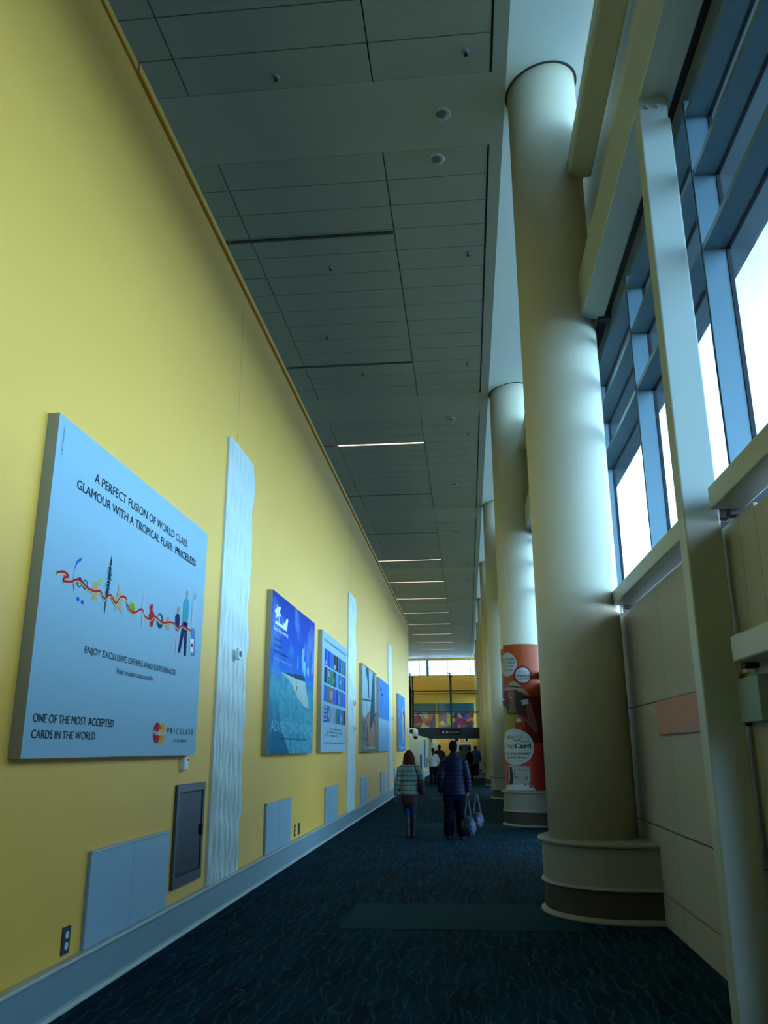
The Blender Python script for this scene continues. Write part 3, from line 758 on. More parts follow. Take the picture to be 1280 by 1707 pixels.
for cy_, cz_, ry_, rz_ in ((13.05, 2.98, .10, .20), (13.22, 2.86, .12, .13), (12.66, 2.90, .035, .12), (13.50, 2.84, .10, .08), (13.85, 2.90, .06, .10), (13.12, 3.10, .05, .08)):
    cl.append([(cy_+ry_*cos(t)*rr.uniform(.75, 1.15), cz_+rz_*sin(t)*rr.uniform(.8, 1.12)) for t in [2*pi*k/22 for k in range(22)]])
for i_, p_ in enumerate(cl): poly('cloud_print', p_, mat('print_cloud', (.20, .46, .66), .5, var=.35, scale=6), P2, FX+.0013+.0001*i_)
palm = [(11.095, 3.557), (11.164, 3.518), (11.272, 3.547), (11.370, 3.545), (11.341, 3.519), (11.281, 3.480), (11.440, 3.406), (11.274, 3.421), (11.063, 3.348), (11.083, 3.419), (10.973, 3.430), (11.014, 3.468), (11.119, 3.497)]
poly('palm_logo', palm, M_pwhite, P2)
poly('palm_trunk_logo', [(11.233, 3.43), (11.271, 3.43), (11.284, 3.31), (11.247, 3.31)], M_pwhite, P2)
poly('plane_tail_logo', [(11.011, 3.277), (11.067, 3.319), (11.536, 3.314), (11.579, 3.368), (11.633, 3.350), (11.757, 3.451), (11.870, 3.449), (11.783, 3.264)], M_pwhite, P2)
text('logo_name', 'Bahamas Airport Advertising', 10.975, 11.886, 3.185, .055, M_pwhite, P2, bold=.01)
text('contact_text', 'Call us today', 10.99, 11.41, 3.055, .045, M_navy, P2)
text('contact_text', '242.702.1072', 11.0, 11.48, 2.965, .045, M_navy, P2)
text('contact_text', 'Airport Concessions', 10.99, 11.93, 2.885, .045, M_navy, P2)
text('contact_text', 'Nassau Airport Development Company Ltd', 11.0, 12.2, 2.795, .032, mat('print_skyblue', (.2, .5, .75), .5, var=0), P2)
text('big_word', 'ADVERTISING WORKS', 10.973, 13.948, 1.838, .150, mat('print_aqua', (.16, .50, .62), .5, var=0), P2, bold=.012)
text('small_line', 'For information please contact us today', 11.5, 13.5, 1.735, .040, M_dteal, P2)

P3 = board('advert_board', 14.83, 17.95, 1.55, 3.725, M_bluewhite, 'pale board with four rows of small blue and green pictures')
text('headline', 'PEAK UP - OUR EXPERIENCE IS YOUR ADVANTAGE', 15.108, 17.80, 3.545, .050, M_navy, P3)
c1 = dict(b=(.02, .12, .50), B=(.01, .06, .40), l=(.08, .30, .62), g=(.03, .22, .08), d=(.02, .04, .10), t=(.02, .16, .26), r=(.45, .07, .05), k=(.015, .02, .03), p=(.30, .30, .42), s=(.20, .36, .42))
rows = ['BBbkkBgt', 'dtgklttB', 'bgrbBtbb', 'Btspgbtd']
zr = [(3.11, 3.41), (2.785, 3.075), (2.445, 2.745), (2.085, 2.385)]
for r_, (z0, z1) in zip(rows, zr):
    for i, ch in enumerate(r_):
        a = 15.08+i*.347; mm = mat('photo_print_'+ch, c1[ch], .4, var=.55 if ch in 'dtkrps' else .1, scale=9)
        poly('picture_tile', [(a, z0), (a+.315, z0), (a+.315, z1), (a, z1)], mm, P3)
multi('picture_subject', [ell(15.25, 3.16, .05, .04, 10), ell(16.30, 3.17, .10, .05, 12), ell(15.60, 2.98, .05, .06, 10), ell(16.23, 2.90, .06, .07, 8), ell(17.05, 2.93, .07, .05, 9), ell(16.9, 2.56, .04, .12, 8),
       ell(15.62, 2.23, .06, .08, 9), ell(17.2, 2.2, .07, .08, 9), ell(15.9, 2.6, .05, .1, 9)], M_silver, P3, FX+.003)
for k_ in range(4): text('tile_lettering', ['SAVE', 'NOW', 'PLUS', '242'][k_], 15.10, 15.38, 2.33-.07*k_, .045, M_pwhite, P3, bold=.01, x=FX+.003)
text('body_text', 'Call us for 1000 consecutive', 15.72, 17.30, 1.955, .042, M_navy, P3)
text('body_text', 'National daily passengers', 15.72, 17.39, 1.895, .042, M_navy, P3)
text('body_text', '1 - Telephone (0)', 15.72, 16.72, 1.832, .042, M_navy, P3)
multi('plane_tail_logo', [[(15.20, 1.84), (15.22, 1.86), (15.45, 1.86), (15.50, 1.93), (15.56, 1.94), (15.52, 1.84)], ell(15.27, 1.955, .035, .016, 8)], M_denim, P3)
text('footer_text', 'Locations   Airside   Landside   Digital   Retail   Media', 15.15, 17.80, 1.702, .030, M_navy, P3)
poly('figure_print', [(17.72, 1.99), (17.80, 2.06), (17.88, 1.98), (17.93, 1.80), (17.93, 1.68), (17.80, 1.80)], M_tan, P3)

K4 = ripple_mat('city_photo_print', (.02, .03, .03), (.30, .26, .22))
P4 = board('advert_board', 20.72, 24.05, 1.53, 3.70, K4, 'tall city photo poster with a dark pointed tower, beyond the second relief strip')
poly('sky_print', [(20.76, 3.66), (24.0, 3.66), (24.0, 2.62), (23.5, 2.55), (22.9, 2.45), (22.4, 2.6), (21.9, 2.5), (21.3, 2.35), (20.76, 2.42)], mat('print_pale_sky', (.28, .42, .42), .5, var=.35, scale=1.5), P4, FX+.0012)
multi('tower_print', [[(23.15, 3.66), (23.55, 3.66), (23.62, 2.5), (22.3, 2.0), (22.55, 2.7), (22.85, 3.3)], [(21.5, 3.66), (22.1, 3.66), (22.2, 3.2), (22.25, 2.9), (22.05, 2.9), (21.9, 3.3), (21.5, 3.55)], [(20.76, 2.82), (22.6, 2.88), (22.6, 2.84), (20.76, 2.78)]], M_dteal, P4, FX+.002)
poly('lit_street_print', [(21.8, 2.35), (22.6, 2.75), (23.2, 2.5), (23.5, 1.9), (23.3, 1.62), (22.1, 1.62), (22.0, 2.0)], mat('print_city_lights', (.38, .20, .13), .5, var=.9, scale=5), P4, FX+.0016)
text('footer_text', 'Your brand goes places', 21.3, 23.8, 1.61, .06, M_pwhite, P4)
K5 = beach_print('pale_beach_print', 2.14, [(0, (.16, .36, .55)), (.30, (.20, .42, .56)), (.44, (.26, .48, .60)), (.455, (.03, .22, .52)), (.7, (.03, .20, .56)), (1, (.03, .18, .55))], .25, 5.0)
P5 = board('advert_board', 24.62, 28.0, 1.53, 3.67, K5, 'pale blue beach poster with a small red figure, left of the farthest relief strip')
multi('palm_logo', [[(25.1, 3.30), (25.3, 3.50), (25.45, 3.30)], [(25.15, 3.20), (25.9, 3.18), (25.9, 3.28), (25.75, 3.24), (25.3, 3.24)]], M_navy, P5)
for k_, z_ in enumerate((3.05, 2.95, 2.85, 2.75)): text('contact_text', ['Call us today', '242.702.1072', 'Airport', 'Media'][k_], 25.1, [25.9, 25.8, 25.6, 25.5][k_], z_, .06, M_navy, P5)
poly('figure_print', ell(27.08, 2.15, .09, .13, 12), M_red, P5)
K6 = ripple_mat('blue_photo_print', (.01, .12, .42), (.06, .32, .66))
P6 = board('advert_board', 31.87, 35.2, 1.53, 3.66, K6, 'blue photo poster of a dark haired figure, farthest board before the bridge')
poly('figure_print', [(33.6, 3.1), (34.2, 3.25), (34.8, 3.1), (34.9, 2.6), (34.3, 2.0), (33.9, 1.7), (33.6, 2.2)], M_tan, P6)
poly('hair_print', [(34.0, 3.0), (34.6, 3.2), (35.0, 2.9), (35.0, 2.4), (34.7, 2.3), (34.5, 2.8)], M_black, P6, FX+.003)
text('footer_text', 'Blue Lagoon', 32.3, 34.6, 1.62, .08, M_pwhite, P6)

# ================================================================== ADVERT WRAPPED ROUND THE SECOND COLUMN
AY = COL[1]; AR = CR+.004
def wrap(s, z, r=AR):
    th = s/CR
    return Vector((CX+r*sin(th), AY-r*cos(th), z))
AD = empty('column_advert', (CX, AY-CR, .72), 'orange and red phone card advert wrapped round the second column', 'advert')
def wgrid(name, s0, s1, z0, z1, material, r, n=40):
    bm = bmesh.new(); lo = [bm.verts.new(wrap(s0+(s1-s0)*i/n, z0, r)) for i in range(n+1)]; hi = [bm.verts.new(wrap(s0+(s1-s0)*i/n, z1, r)) for i in range(n+1)]
    for i in range(n):
        f = bm.faces.new((lo[i], lo[i+1], hi[i+1], hi[i])); f.smooth = True
    return finish(name, bm, material, AD)
def wpoly(name, pts, material, r):
    """outline laid on the column: sliced into narrow vertical strips so that it follows the curve"""
    bm = bmesh.new(); f = bm.faces.new([bm.verts.new((p[0], p[1], 0)) for p in pts])
    s0, s1 = min(p[0] for p in pts), max(p[0] for p in pts); s = s0+.04
    f.normal_update(); bmesh.ops.triangulate(bm, faces=[f])
    while s < s1-.005:
        bmesh.ops.bisect_plane(bm, geom=bm.verts[:]+bm.edges[:]+bm.faces[:], plane_co=(s, 0, 0), plane_no=(1, 0, 0)); s += .04
    for v in bm.verts: v.co = wrap(v.co.x, v.co.y, r)
    return finish(name, bm, material, AD)
A_or = mat('vinyl_orange', (.36, .055, .008), .45, var=.08, scale=1.5, spec=.25)
A_red = mat('vinyl_dark_red', (.14, .005, .008), .45, var=.1, spec=.25)
A_red2 = mat('vinyl_red', (.48, .035, .03), .4, var=.1, spec=.4)
A_pur = mat('vinyl_purple', (.09, .01, .06), .3, spec=.6)
A_wh = mat('vinyl_white', (.50, .58, .58), .35, spec=.5, var=.02)
A_grey = mat('vinyl_grey', (.36, .38, .37), .35, var=.02)
A_skin = mat('vinyl_skin', (.20, .085, .05), .4); A_hair = mat('vinyl_brown_hair', (.025, .010, .008), .4)
A_hat = mat('vinyl_straw', (.30, .25, .15), .4); A_yel = mat('vinyl_yellow', (.30, .25, .02), .4, var=.2, scale=6)
A_blk = mat('vinyl_black', (.012, .010, .015), .4, var=0)
wgrid('vinyl_sheet', -.50, .95, .72, 3.88, A_or, AR, 56); wgrid('vinyl_sheet', -.80, -.50, .72, 3.80, A_or, AR, 16)
wpoly('dark_field', [(-.80, 2.1), (-.80, 3.35), (-.62, 3.0), (-.3, 2.75), (.10, 2.72), (.94, 2.72), (.94, 1.72), (.1, 1.72), (-.2, 1.3), (-.8, 1.3)], A_red, AR+.001)
wpoly('purple_field', [(-.80, 2.6), (-.80, 3.78), (-.70, 3.78), (-.56, 3.3), (-.50, 3.05), (-.62, 2.7)], A_pur, AR+.0015)
wpoly('lower_red_field', [(-.80, .73), (-.80, 1.6), (-.2, 1.75), (.1, 1.72), (.94, 1.72), (.94, .73)], A_red2, AR+.0015)
R1 = AR+.002
wpoly('hair_print', [(-.44, 2.80), (-.42, 2.45), (-.34, 2.30), (-.12, 2.32), (.06, 2.36), (.04, 2.62), (-.05, 2.88), (-.2, 2.95)], A_hair, R1)
wpoly('top_print', [(-.62, 2.55), (-.49, 2.50), (-.42, 2.33), (-.16, 2.33), (-.10, 2.21), (-.27, 2.00), (-.63, 1.85), (-.75, 1.9), (-.75, 2.4)], A_yel, R1)
wpoly('arm_print', [(.02, 2.55), (.14, 2.58), (.22, 2.25), (.30, 2.0), (.22, 1.93), (.10, 2.05), (-.08, 2.3), (-.16, 2.33), (-.14, 2.12), (.05, 2.2)], A_skin, R1+.0004)
wpoly('face_print', ell(-.30, 2.755, .095, .125, 20), A_skin, R1+.0006)
wpoly('neck_print', [(-.34, 2.66), (-.24, 2.66), (-.18, 2.36), (-.38, 2.36)], A_skin, R1+.0004)
wpoly('smile_print', ell(-.31, 2.70, .035, .010, 12), A_wh, R1+.001)
wpoly('sun_hat_print', [(-.64, 2.84), (-.45, 2.93), (-.38, 2.93), (-.34, 3.03), (-.22, 3.06), (-.12, 3.02), (-.07, 2.91), (.05, 2.83), (.12, 2.72), (.02, 2.76), (-.18, 2.86), (-.42, 2.87)], A_hat, R1+.001)
wpoly('hat_band_print', [(-.375, 2.935), (-.36, 2.965), (-.22, 2.955), (-.095, 2.925), (-.08, 2.895), (-.22, 2.92)], A_blk, R1+.0014)
wpoly('held_card_print', [(-.08, 2.63), (.085, 2.66), (.09, 2.55), (-.02, 2.53), (-.04, 2.51)], A_wh, R1+.0014)
wpoly('left_card_print', [(-.73, 2.69), (-.55, 2.69), (-.52, 2.66), (-.73, 2.65)], A_wh, R1+.0014)
R2 = AR+.0045
wpoly('speech_bubble', ell(-.375, 3.435, .245, .265, 36), A_grey, R2)
wpoly('round_badge', ell(-.005, 3.18, .215, .210, 36), A_red, R2+.0008)
wpoly('badge_centre', ell(-.01, 3.18, .165, .168, 36), A_grey, R2+.0016)
WT = lambda r: (lambda s, z: wrap(s, z, r))
text('bubble_text', 'GET YOUR', -.60, -.18, 3.52, .055, A_blk, AD, bold=.03, warp=WT(R2+.001))
text('bubble_text', 'CHAT CARDS', -.62, -.165, 3.45, .048, A_blk, AD, bold=.02, warp=WT(R2+.001))
text('bubble_text', 'wherever', -.57, -.19, 3.375, .05, A_blk, AD, warp=WT(R2+.001))
text('bubble_text', 'you see', -.53, -.22, 3.295, .05, A_blk, AD, warp=WT(R2+.001))
text('badge_text', 'REVOICE', -.10, .08, 3.24, .03, A_blk, AD, warp=WT(R2+.003))
text('badge_text', 'ChatCard', -.165, .14, 3.15, .055, A_blk, AD, bold=.02, warp=WT(R2+.003))
text('badge_text', 'SOLD HERE', -.13, .11, 3.085, .028, A_blk, AD, bold=.02, warp=WT(R2+.003))
wpoly('orange_dot', ell(-.125, 2.08, .115, .10, 28), A_or, R2-.001)
wpoly('bubble_tail', [(-.20, 2.16), (-.09, 2.16), (-.10, 2.23), (-.145, 2.25), (-.18, 2.22)], A_wh, R2-.0005)
wpoly('bubble_tail', [(-.36, 2.0), (-.26, 2.05), (-.24, 1.98)], A_wh, R2-.0005)
wpoly('speech_bubble', [(-.27+.43*cos(t), 1.635+.385*sin(t)) for t in [2*pi*k/44 for k in range(44)]], A_wh, R2)
text('bubble_text', 'REV', -.48, -.29, 1.815, .06, A_blk, AD, bold=.02, warp=WT(R2+.001))
text('bubble_text', 'OICE', -.285, -.07, 1.815, .06, A_blk, AD, bold=-.012, warp=WT(R2+.001))
wpoly('swoosh', [(-.31, 1.80), (-.28, 1.765), (-.22, 1.755), (-.15, 1.775), (-.08, 1.76), (-.15, 1.79), (-.22, 1.772), (-.28, 1.785)], A_blk, R2+.001)
text('bubble_text', 'PrePaid', -.13, .05, 1.725, .028, A_blk, AD, bold=.01, warp=WT(R2+.001))
text('logo_name', 'Chat', -.64, -.27, 1.60, .115, A_blk, AD, bold=.005, warp=WT(R2+.001))
text('logo_name', 'Card', -.265, .09, 1.60, .115, A_blk, AD, bold=.035, warp=WT(R2+.001))
text('bubble_text', 'CALLING HOME?', -.60, .07, 1.465, .05, A_blk, AD, bold=.03, warp=WT(R2+.001))
text('bubble_text', 'Spend time,', -.52, -.01, 1.39, .052, A_blk, AD, bold=.03, warp=WT(R2+.001))
text('bubble_text', 'not money.', -.47, -.08, 1.318, .045, A_blk, AD, warp=WT(R2+.001))
wpoly('card_print', [(-.48, 1.25), (.02, 1.22), (.05, 1.19), (.04, .90), (.01, .87), (-.50, .83)], A_grey, R2+.002)
wpoly('card_figure', [(-.44, 1.20), (-.38, 1.21), (-.35, 1.12), (-.34, .98), (-.36, .84), (-.48, .84), (-.44, 1.0)], A_blk, R2+.003)
wpoly('card_figure', [(-.52, 1.10), (-.49, 1.13), (-.48, 1.02), (-.52, 1.0)], A_blk, R2+.003)
for s_, z_ in ((-.31, 1.06), (-.28, 1.0), (-.23, .98), (-.30, 1.13)): wpoly('card_splash', ell(s_, z_, .018, .014, 8), A_blk, R2+.003)
text('card_text', 'ChatCard', -.20, .015, 1.135, .035, A_blk, AD, warp=WT(R2+.003))
text('card_text', '5', -.06, -.015, .955, .07, A_blk, AD, bold=.02, warp=WT(R2+.003))
text('card_text', '$', -.085, -.07, 1.0, .025, A_blk, AD, warp=WT(R2+.003))
wpoly('footer_band', [(-.80, .725), (.155, .725), (.06, .83), (0, .84), (-.04, .875), (-.2, .85), (-.55, .83), (-.66, .80), (-.80, .80)], A_wh, R2+.001)
for s_, z_ in ((.04, .80), (-.07, .85), (-.62, .78)): wpoly('footer_dot', ell(s_, z_, .022, .018, 10), A_red, R2+.0025)

# ================================================================== CEILING FITTINGS
LT = ['unlit linear ceiling lamp nearest the camera', 'second unlit linear ceiling lamp, just before the second plaster band', 'single lit linear lamp among the dark ones in the middle of the ceiling',
      'unlit linear lamp beyond the first lit one', 'last unlit linear lamp before the run of lit ones']+['%s lit linear lamp in the far run of the ceiling' % ordn[i] for i in range(8)]+['farthest lit linear lamp at the end of the ceiling']
for i, (y, on) in enumerate(LAMPS):
    e = empty('linear_ceiling_lamp', (-2.3, y, CEIL), LT[i], 'ceiling lamp', 'linear lamps in the ceiling')
    xs = -3.55 if y < 30 else -4.0
    bm = bmesh.new()
    box(bm, xs-.4, -1.01, y-.058, y-.05, CEIL+.003, CEIL+.09); box(bm, xs-.4, -1.01, y+.05, y+.058, CEIL+.003, CEIL+.09)
    box(bm, xs-.4, xs-.39, y-.05, y+.05, CEIL+.003, CEIL+.09); box(bm, -1.02, -1.01, y-.05, y+.05, CEIL+.003, CEIL+.09)
    finish('lamp_housing', bm, M_housing, e)
    bm = bmesh.new(); box(bm, xs if on else xs-.39, -1.02, y-.05, y+.05, CEIL+(.012 if on else .055), CEIL+.085); finish('diffuser', bm, M_lamp_on if on else M_lamp_off, e)
DISC = [(-.09, 9.56), (-.20, 10.48), (-.19, 20.73), (-.21, 26.48), (-.22, 32.9)]
DL = ['nearer of the two round grilles on the near plaster band', 'round ceiling speaker just beyond the near plaster band', 'round ceiling speaker after the second plaster band', 'round ceiling speaker in the third tiled field', 'farthest round ceiling speaker']
for (x, y), l in zip(DISC, DL):
    e = empty('ceiling_speaker', (x, y, CEIL), l, 'ceiling speaker', 'round speakers in the ceiling')
    bm = bmesh.new(); lathe(bm, [(.125, CEIL+.003), (.128, CEIL-.006), (.115, CEIL-.012), (.09, CEIL-.013)], (x, y), 32); finish('rim', bm, M_ceil, e)
    bm = bmesh.new(); lathe(bm, [(.09, CEIL-.012), (.06, CEIL-.015), (.03, CEIL-.017)], (x, y), 32); finish('grille', bm, mat('grille_grey', (.12, .14, .14), .6), e)
SPK = [(.25, 8.52), (-2.28, 8.67), (.28, 13.0), (-2.28, 13.2), (-2.78, 15.81), (.27, 17.44), (-2.23, 17.72), (.28, 21.89), (.24, 38.8), (.24, 42.74)]
SL = ['right', 'left', 'right', 'left', 'lone left', 'right', 'left', 'right', 'right', 'right']
SN = ['before the near plaster band', 'before the near plaster band', 'beyond the first unlit lamp', 'beyond the first unlit lamp', 'before the second unlit lamp', 'beside the second unlit lamp', 'just beyond the second unlit lamp', 'before the first lit lamp', 'after the first far lit lamp', 'before the second far lit lamp']
for (x, y), a, b in zip(SPK, SL, SN):
    e = empty('fire_sprinkler', (x, y, CEIL), 'small %s ceiling sprinkler head %s' % (a, b), 'sprinkler', 'sprinkler heads in the ceiling')
    bm = bmesh.new(); lathe(bm, [(.045, CEIL+.004), (.045, CEIL-.006), (.02, CEIL-.012)], (x, y), 20); finish('escutcheon', bm, M_housing, e)
    bm = bmesh.new(); lathe(bm, [(.010, CEIL-.01), (.010, CEIL-.05), (.028, CEIL-.052), (.028, CEIL-.058)], (x, y), 14); finish('sprinkler_head', bm, M_cabinet, e)

# ================================================================== FAR END: BRIDGE, MURALS, DOORWAY
BY = 60.0
e = empty('footbridge', (-2.5, BY, 2.39), 'dark glazed footbridge crossing the hall in the distance', 'bridge')
bm = bmesh.new(); box(bm, -6.9, 1.78, BY, BY+3, 2.302, 3.04); finish('deck', bm, M_dark, e)
for yy in (BY+.02, BY+2.9):
    for x in (-5.6, -4.05, -1.15, .98):
        top = 6.82 if x < .5 else 4.3
        bm = bmesh.new(); box(bm, x-.05, x+.05, yy, yy+.1, 3.04, top)
        if x == -4.05: box(bm, x-.12, x+.10, yy, yy+.1, 3.04, 5.9)
        if x < .5: box(bm, x-.16, x+.16, yy-.03, yy+.13, top, top+.07)
        finish('bridge_post', bm, M_dark, e)
    for z in (5.55, 4.12):
        bm = bmesh.new(); box(bm, -6.8, 1.06, yy+.02, yy+.08, z, z+.07); finish('bridge_rail', bm, M_dark, e)
    bm = bmesh.new(); box(bm, -6.8, 1.0, yy+.045, yy+.055, 3.04, 5.5); finish('balustrade_pane', bm, M_rail, e)
e = empty('overhead_sign', (-1.2, BY-.05, 2.55), 'dark sign with small pale lettering on the footbridge edge', 'sign')
bm = bmesh.new(); box(bm, -1.95, -.45, BY-.06, BY-.005, 2.52, 2.92); finish('sign_panel', bm, M_screen, e)
M_signtx = mat('sign_pale_print', (.35, .42, .38), .5, var=0)
bm = bmesh.new()
for x in (-1.78, -1.52): box(bm, x, x+.12, BY-.066, BY-.06, 2.66, 2.80)
finish('sign_symbol', bm, M_signtx, e)
c = bpy.data.curves.new('t', 'FONT'); c.body = 'Restrooms Gates'; o_ = bpy.data.objects.new('t', c); COLL.objects.link(o_)
me = bpy.data.meshes.new_from_object(o_.evaluated_get(bpy.context.evaluated_depsgraph_get())); bpy.data.objects.remove(o_, do_unlink=True)
bm = bmesh.new(); bm.from_mesh(me); xs = [v.co.x for v in bm.verts]
for v in bm.verts: v.co = Vector((-1.32+(v.co.x-min(xs))/(max(xs)-min(xs))*.78, BY-.064, 2.68+v.co.y*.14)) if False else Vector((-1.32+v.co.x*.105, BY-.064, 2.69+v.co.y*.13))
finish('sign_lettering', bm, M_signtx, e)

def mural(x0, x1, z0, z1, label, scale, cols):
    e = empty('wall_mural', ((x0+x1)/2, Y1, z0), label, 'mural', 'colourful murals on the end wall')
    m = bpy.data.materials.new('mural_print'); m.use_nodes = True; nt = m.node_tree; N = nt.nodes; L = nt.links.new; b = N['Principled BSDF']
    tc = N.new('ShaderNodeTexCoord'); n1 = N.new('ShaderNodeTexNoise'); n1.inputs['Scale'].default_value = .9; L(tc.outputs['Object'], n1.inputs[0])
    va = N.new('ShaderNodeVectorMath'); va.operation = 'MULTIPLY_ADD'; va.inputs[1].default_value = (1.2, 0, 1.2); L(n1.outputs['Color'], va.inputs[0]); L(tc.outputs['Object'], va.inputs[2])
    vo = N.new('ShaderNodeTexVoronoi'); vo.inputs['Scale'].default_value = scale; L(va.outputs[0], vo.inputs['Vector'])
    sp = N.new('ShaderNodeSeparateColor'); L(vo.outputs['Color'], sp.inputs[0])
    cr = N.new('ShaderNodeValToRGB'); cr.color_ramp.interpolation = 'CONSTANT'; el = cr.color_ramp.elements
    while len(el) > 1: el.remove(el[-1])
    el[0].color = (*cols[0], 1)
    for k, c in enumerate(cols[1:]): q = el.new((k+1)/len(cols)); q.color = (*c, 1)
    L(sp.outputs[0], cr.inputs[0]); L(cr.outputs[0], b.inputs['Base Color'])
    bm = bmesh.new(); box(bm, x0, x1, Y1-.08, Y1-.002, z0, z1); finish('mural_picture', bm, m, e)
    bm = bmesh.new(); box(bm, x0-.12, x1+.06, Y1-.10, Y1-.002, z1, z1+.75); finish('mural_header', bm, mat('mural_header_blue', (.01, .09, .16), .5), e)
cols = [(.40, .03, .03), (.55, .12, .03), (.45, .38, .04), (.10, .02, .05), (.02, .02, .03), (.25, .02, .12), (.03, .06, .30), (.45, .40, .42), (.35, .05, .04)]
mural(-2.75, .65, 3.50, 5.12, 'right colourful carnival mural under a dark blue header', 2.3, cols)
mural(-5.9, -3.1, 3.50, 5.12, 'left colourful carnival mural seen through the bridge glass', 2.3, cols[::-1])
e = empty('doorway_surround', (-.3, Y1, 0), 'white framed doorway in the far yellow wall', 'doorway')
bm = bmesh.new(); box(bm, -1.05, .42, Y1-.12, Y1-.002, 1.95, 2.15); box(bm, -1.05, -.88, Y1-.12, Y1-.002, 0, 1.95); box(bm, .25, .42, Y1-.12, Y1-.002, 0, 1.95); finish('door_surround', bm, M_whitep, e)
bm = bmesh.new(); box(bm, -.88, .25, Y1-.05, Y1-.002, 0, 1.95); finish('door_leaf', bm, mat('doorway_dark', (.03, .06, .06), .4), e)
for x0, x1, l in ((-1.27, -.87, 'left small dark monitor above the far doorway'), (-.28, .0, 'right small dark monitor above the far doorway')):
    e = empty('wall_monitor', (x0, Y1, 2.3), l, 'monitor')
    bm = bmesh.new(); box(bm, x0-.06, x1+.06, Y1-.10, Y1-.002, 2.2, 2.58); finish('monitor_case', bm, M_whitep, e)
    bm = bmesh.new(); box(bm, x0+.03, x1-.03, Y1-.105, Y1-.10, 2.26, 2.52); finish('screen', bm, M_screen, e)
e = empty('tall_wall_poster', (WL, 52.4, .5), 'tall blue poster on the low wall beyond the big yellow wall', 'poster')
bm = bmesh.new(); box(bm, WL, WL+.05, 51.7, 53.2, .5, 2.13); finish('poster_board', bm, K6, e)
e = empty('dark_wall_cabinet', (WL, 47.9, .3), 'narrow dark cabinet on the low wall beneath the bridge', 'cabinet')
bm = bmesh.new(); box(bm, WL, WL+.08, 47.3, 48.4, .35, 1.3); finish('cabinet_body', bm, M_cabinet, e)
e = empty('white_wall_panel', (WL, 63, .2), 'tall white panel on the low wall behind the bridge', 'wall panel')
bm = bmesh.new(); bbox(bm, WL, WL+.07, 60.5, 66.0, .29, 2.08, .02, 1); finish('panel_sheet', bm, M_white, e)

# ================================================================== PEOPLE
def ring_tube(bm, pts, rad, n=16):
    """lofted limb: pts joint positions, rad radii (r or (rx, ry)); rounded ends"""
    P = [Vector(p) for p in pts]; Rr = [(r, r) if not isinstance(r, tuple) else r for r in rad]
    d0 = (P[1]-P[0]).normalized(); d1 = (P[-1]-P[-2]).normalized()
    ext = [(P[0]-d0*min(Rr[0])*.8, tuple(q*.45 for q in Rr[0]))]
    for p, r in zip(P, Rr): ext.append((p, r))
    ext.append((P[-1]+d1*min(Rr[-1])*.8, tuple(q*.45 for q in Rr[-1])))
    rings = []
    for i, (p, r) in enumerate(ext):
        t = (ext[min(i+1, len(ext)-1)][0]-ext[max(i-1, 0)][0]).normalized()
        ref = Vector((1, 0, 0)) if abs(t.x) < .8 else Vector((0, 1, 0))
        v = t.cross(ref).normalized(); u = v.cross(t).normalized()
        rings.append([bm.verts.new(p+u*r[0]*cos(2*pi*k/n)+v*r[1]*sin(2*pi*k/n)) for k in range(n)])
    for a, b in zip(rings, rings[1:]):
        for k in range(n): bm.faces.new((a[k], a[(k+1) % n], b[(k+1) % n], b[k]))
    bm.faces.new(rings[0][::-1]); bm.faces.new(rings[-1])
def ball(bm, c, r):
    m_ = Matrix.Translation(c) @ Matrix.Diagonal((r[0], r[1], r[2], 1))
    bmesh.ops.create_uvsphere(bm, u_segments=20, v_segments=14, radius=1, matrix=m_)
def fuse(name, bm, mats, parent, voxel, smooth=4, post=None):
    bmesh.ops.recalc_face_normals(bm, faces=bm.faces)
    me = bpy.data.meshes.new('t'); bm.to_mesh(me); bm.free()
    o = bpy.data.objects.new('t', me); COLL.objects.link(o)
    r = o.modifiers.new('r', 'REMESH'); r.mode = 'VOXEL'; r.voxel_size = voxel
    s_ = o.modifiers.new('s', 'SMOOTH'); s_.factor = .5; s_.iterations = smooth
    dg = bpy.context.evaluated_depsgraph_get(); m2 = bpy.data.meshes.new_from_object(o.evaluated_get(dg))
    bpy.data.objects.remove(o, do_unlink=True); bpy.data.meshes.remove(me)
    for mm in (mats if isinstance(mats, list) else [mats]): m2.materials.append(mm)
    for p in m2.polygons: p.use_smooth = True
    if post: post(m2)
    m2.name = name
    ob = bpy.data.objects.new(name, m2); COLL.objects.link(ob); ob.parent = parent
    return ob
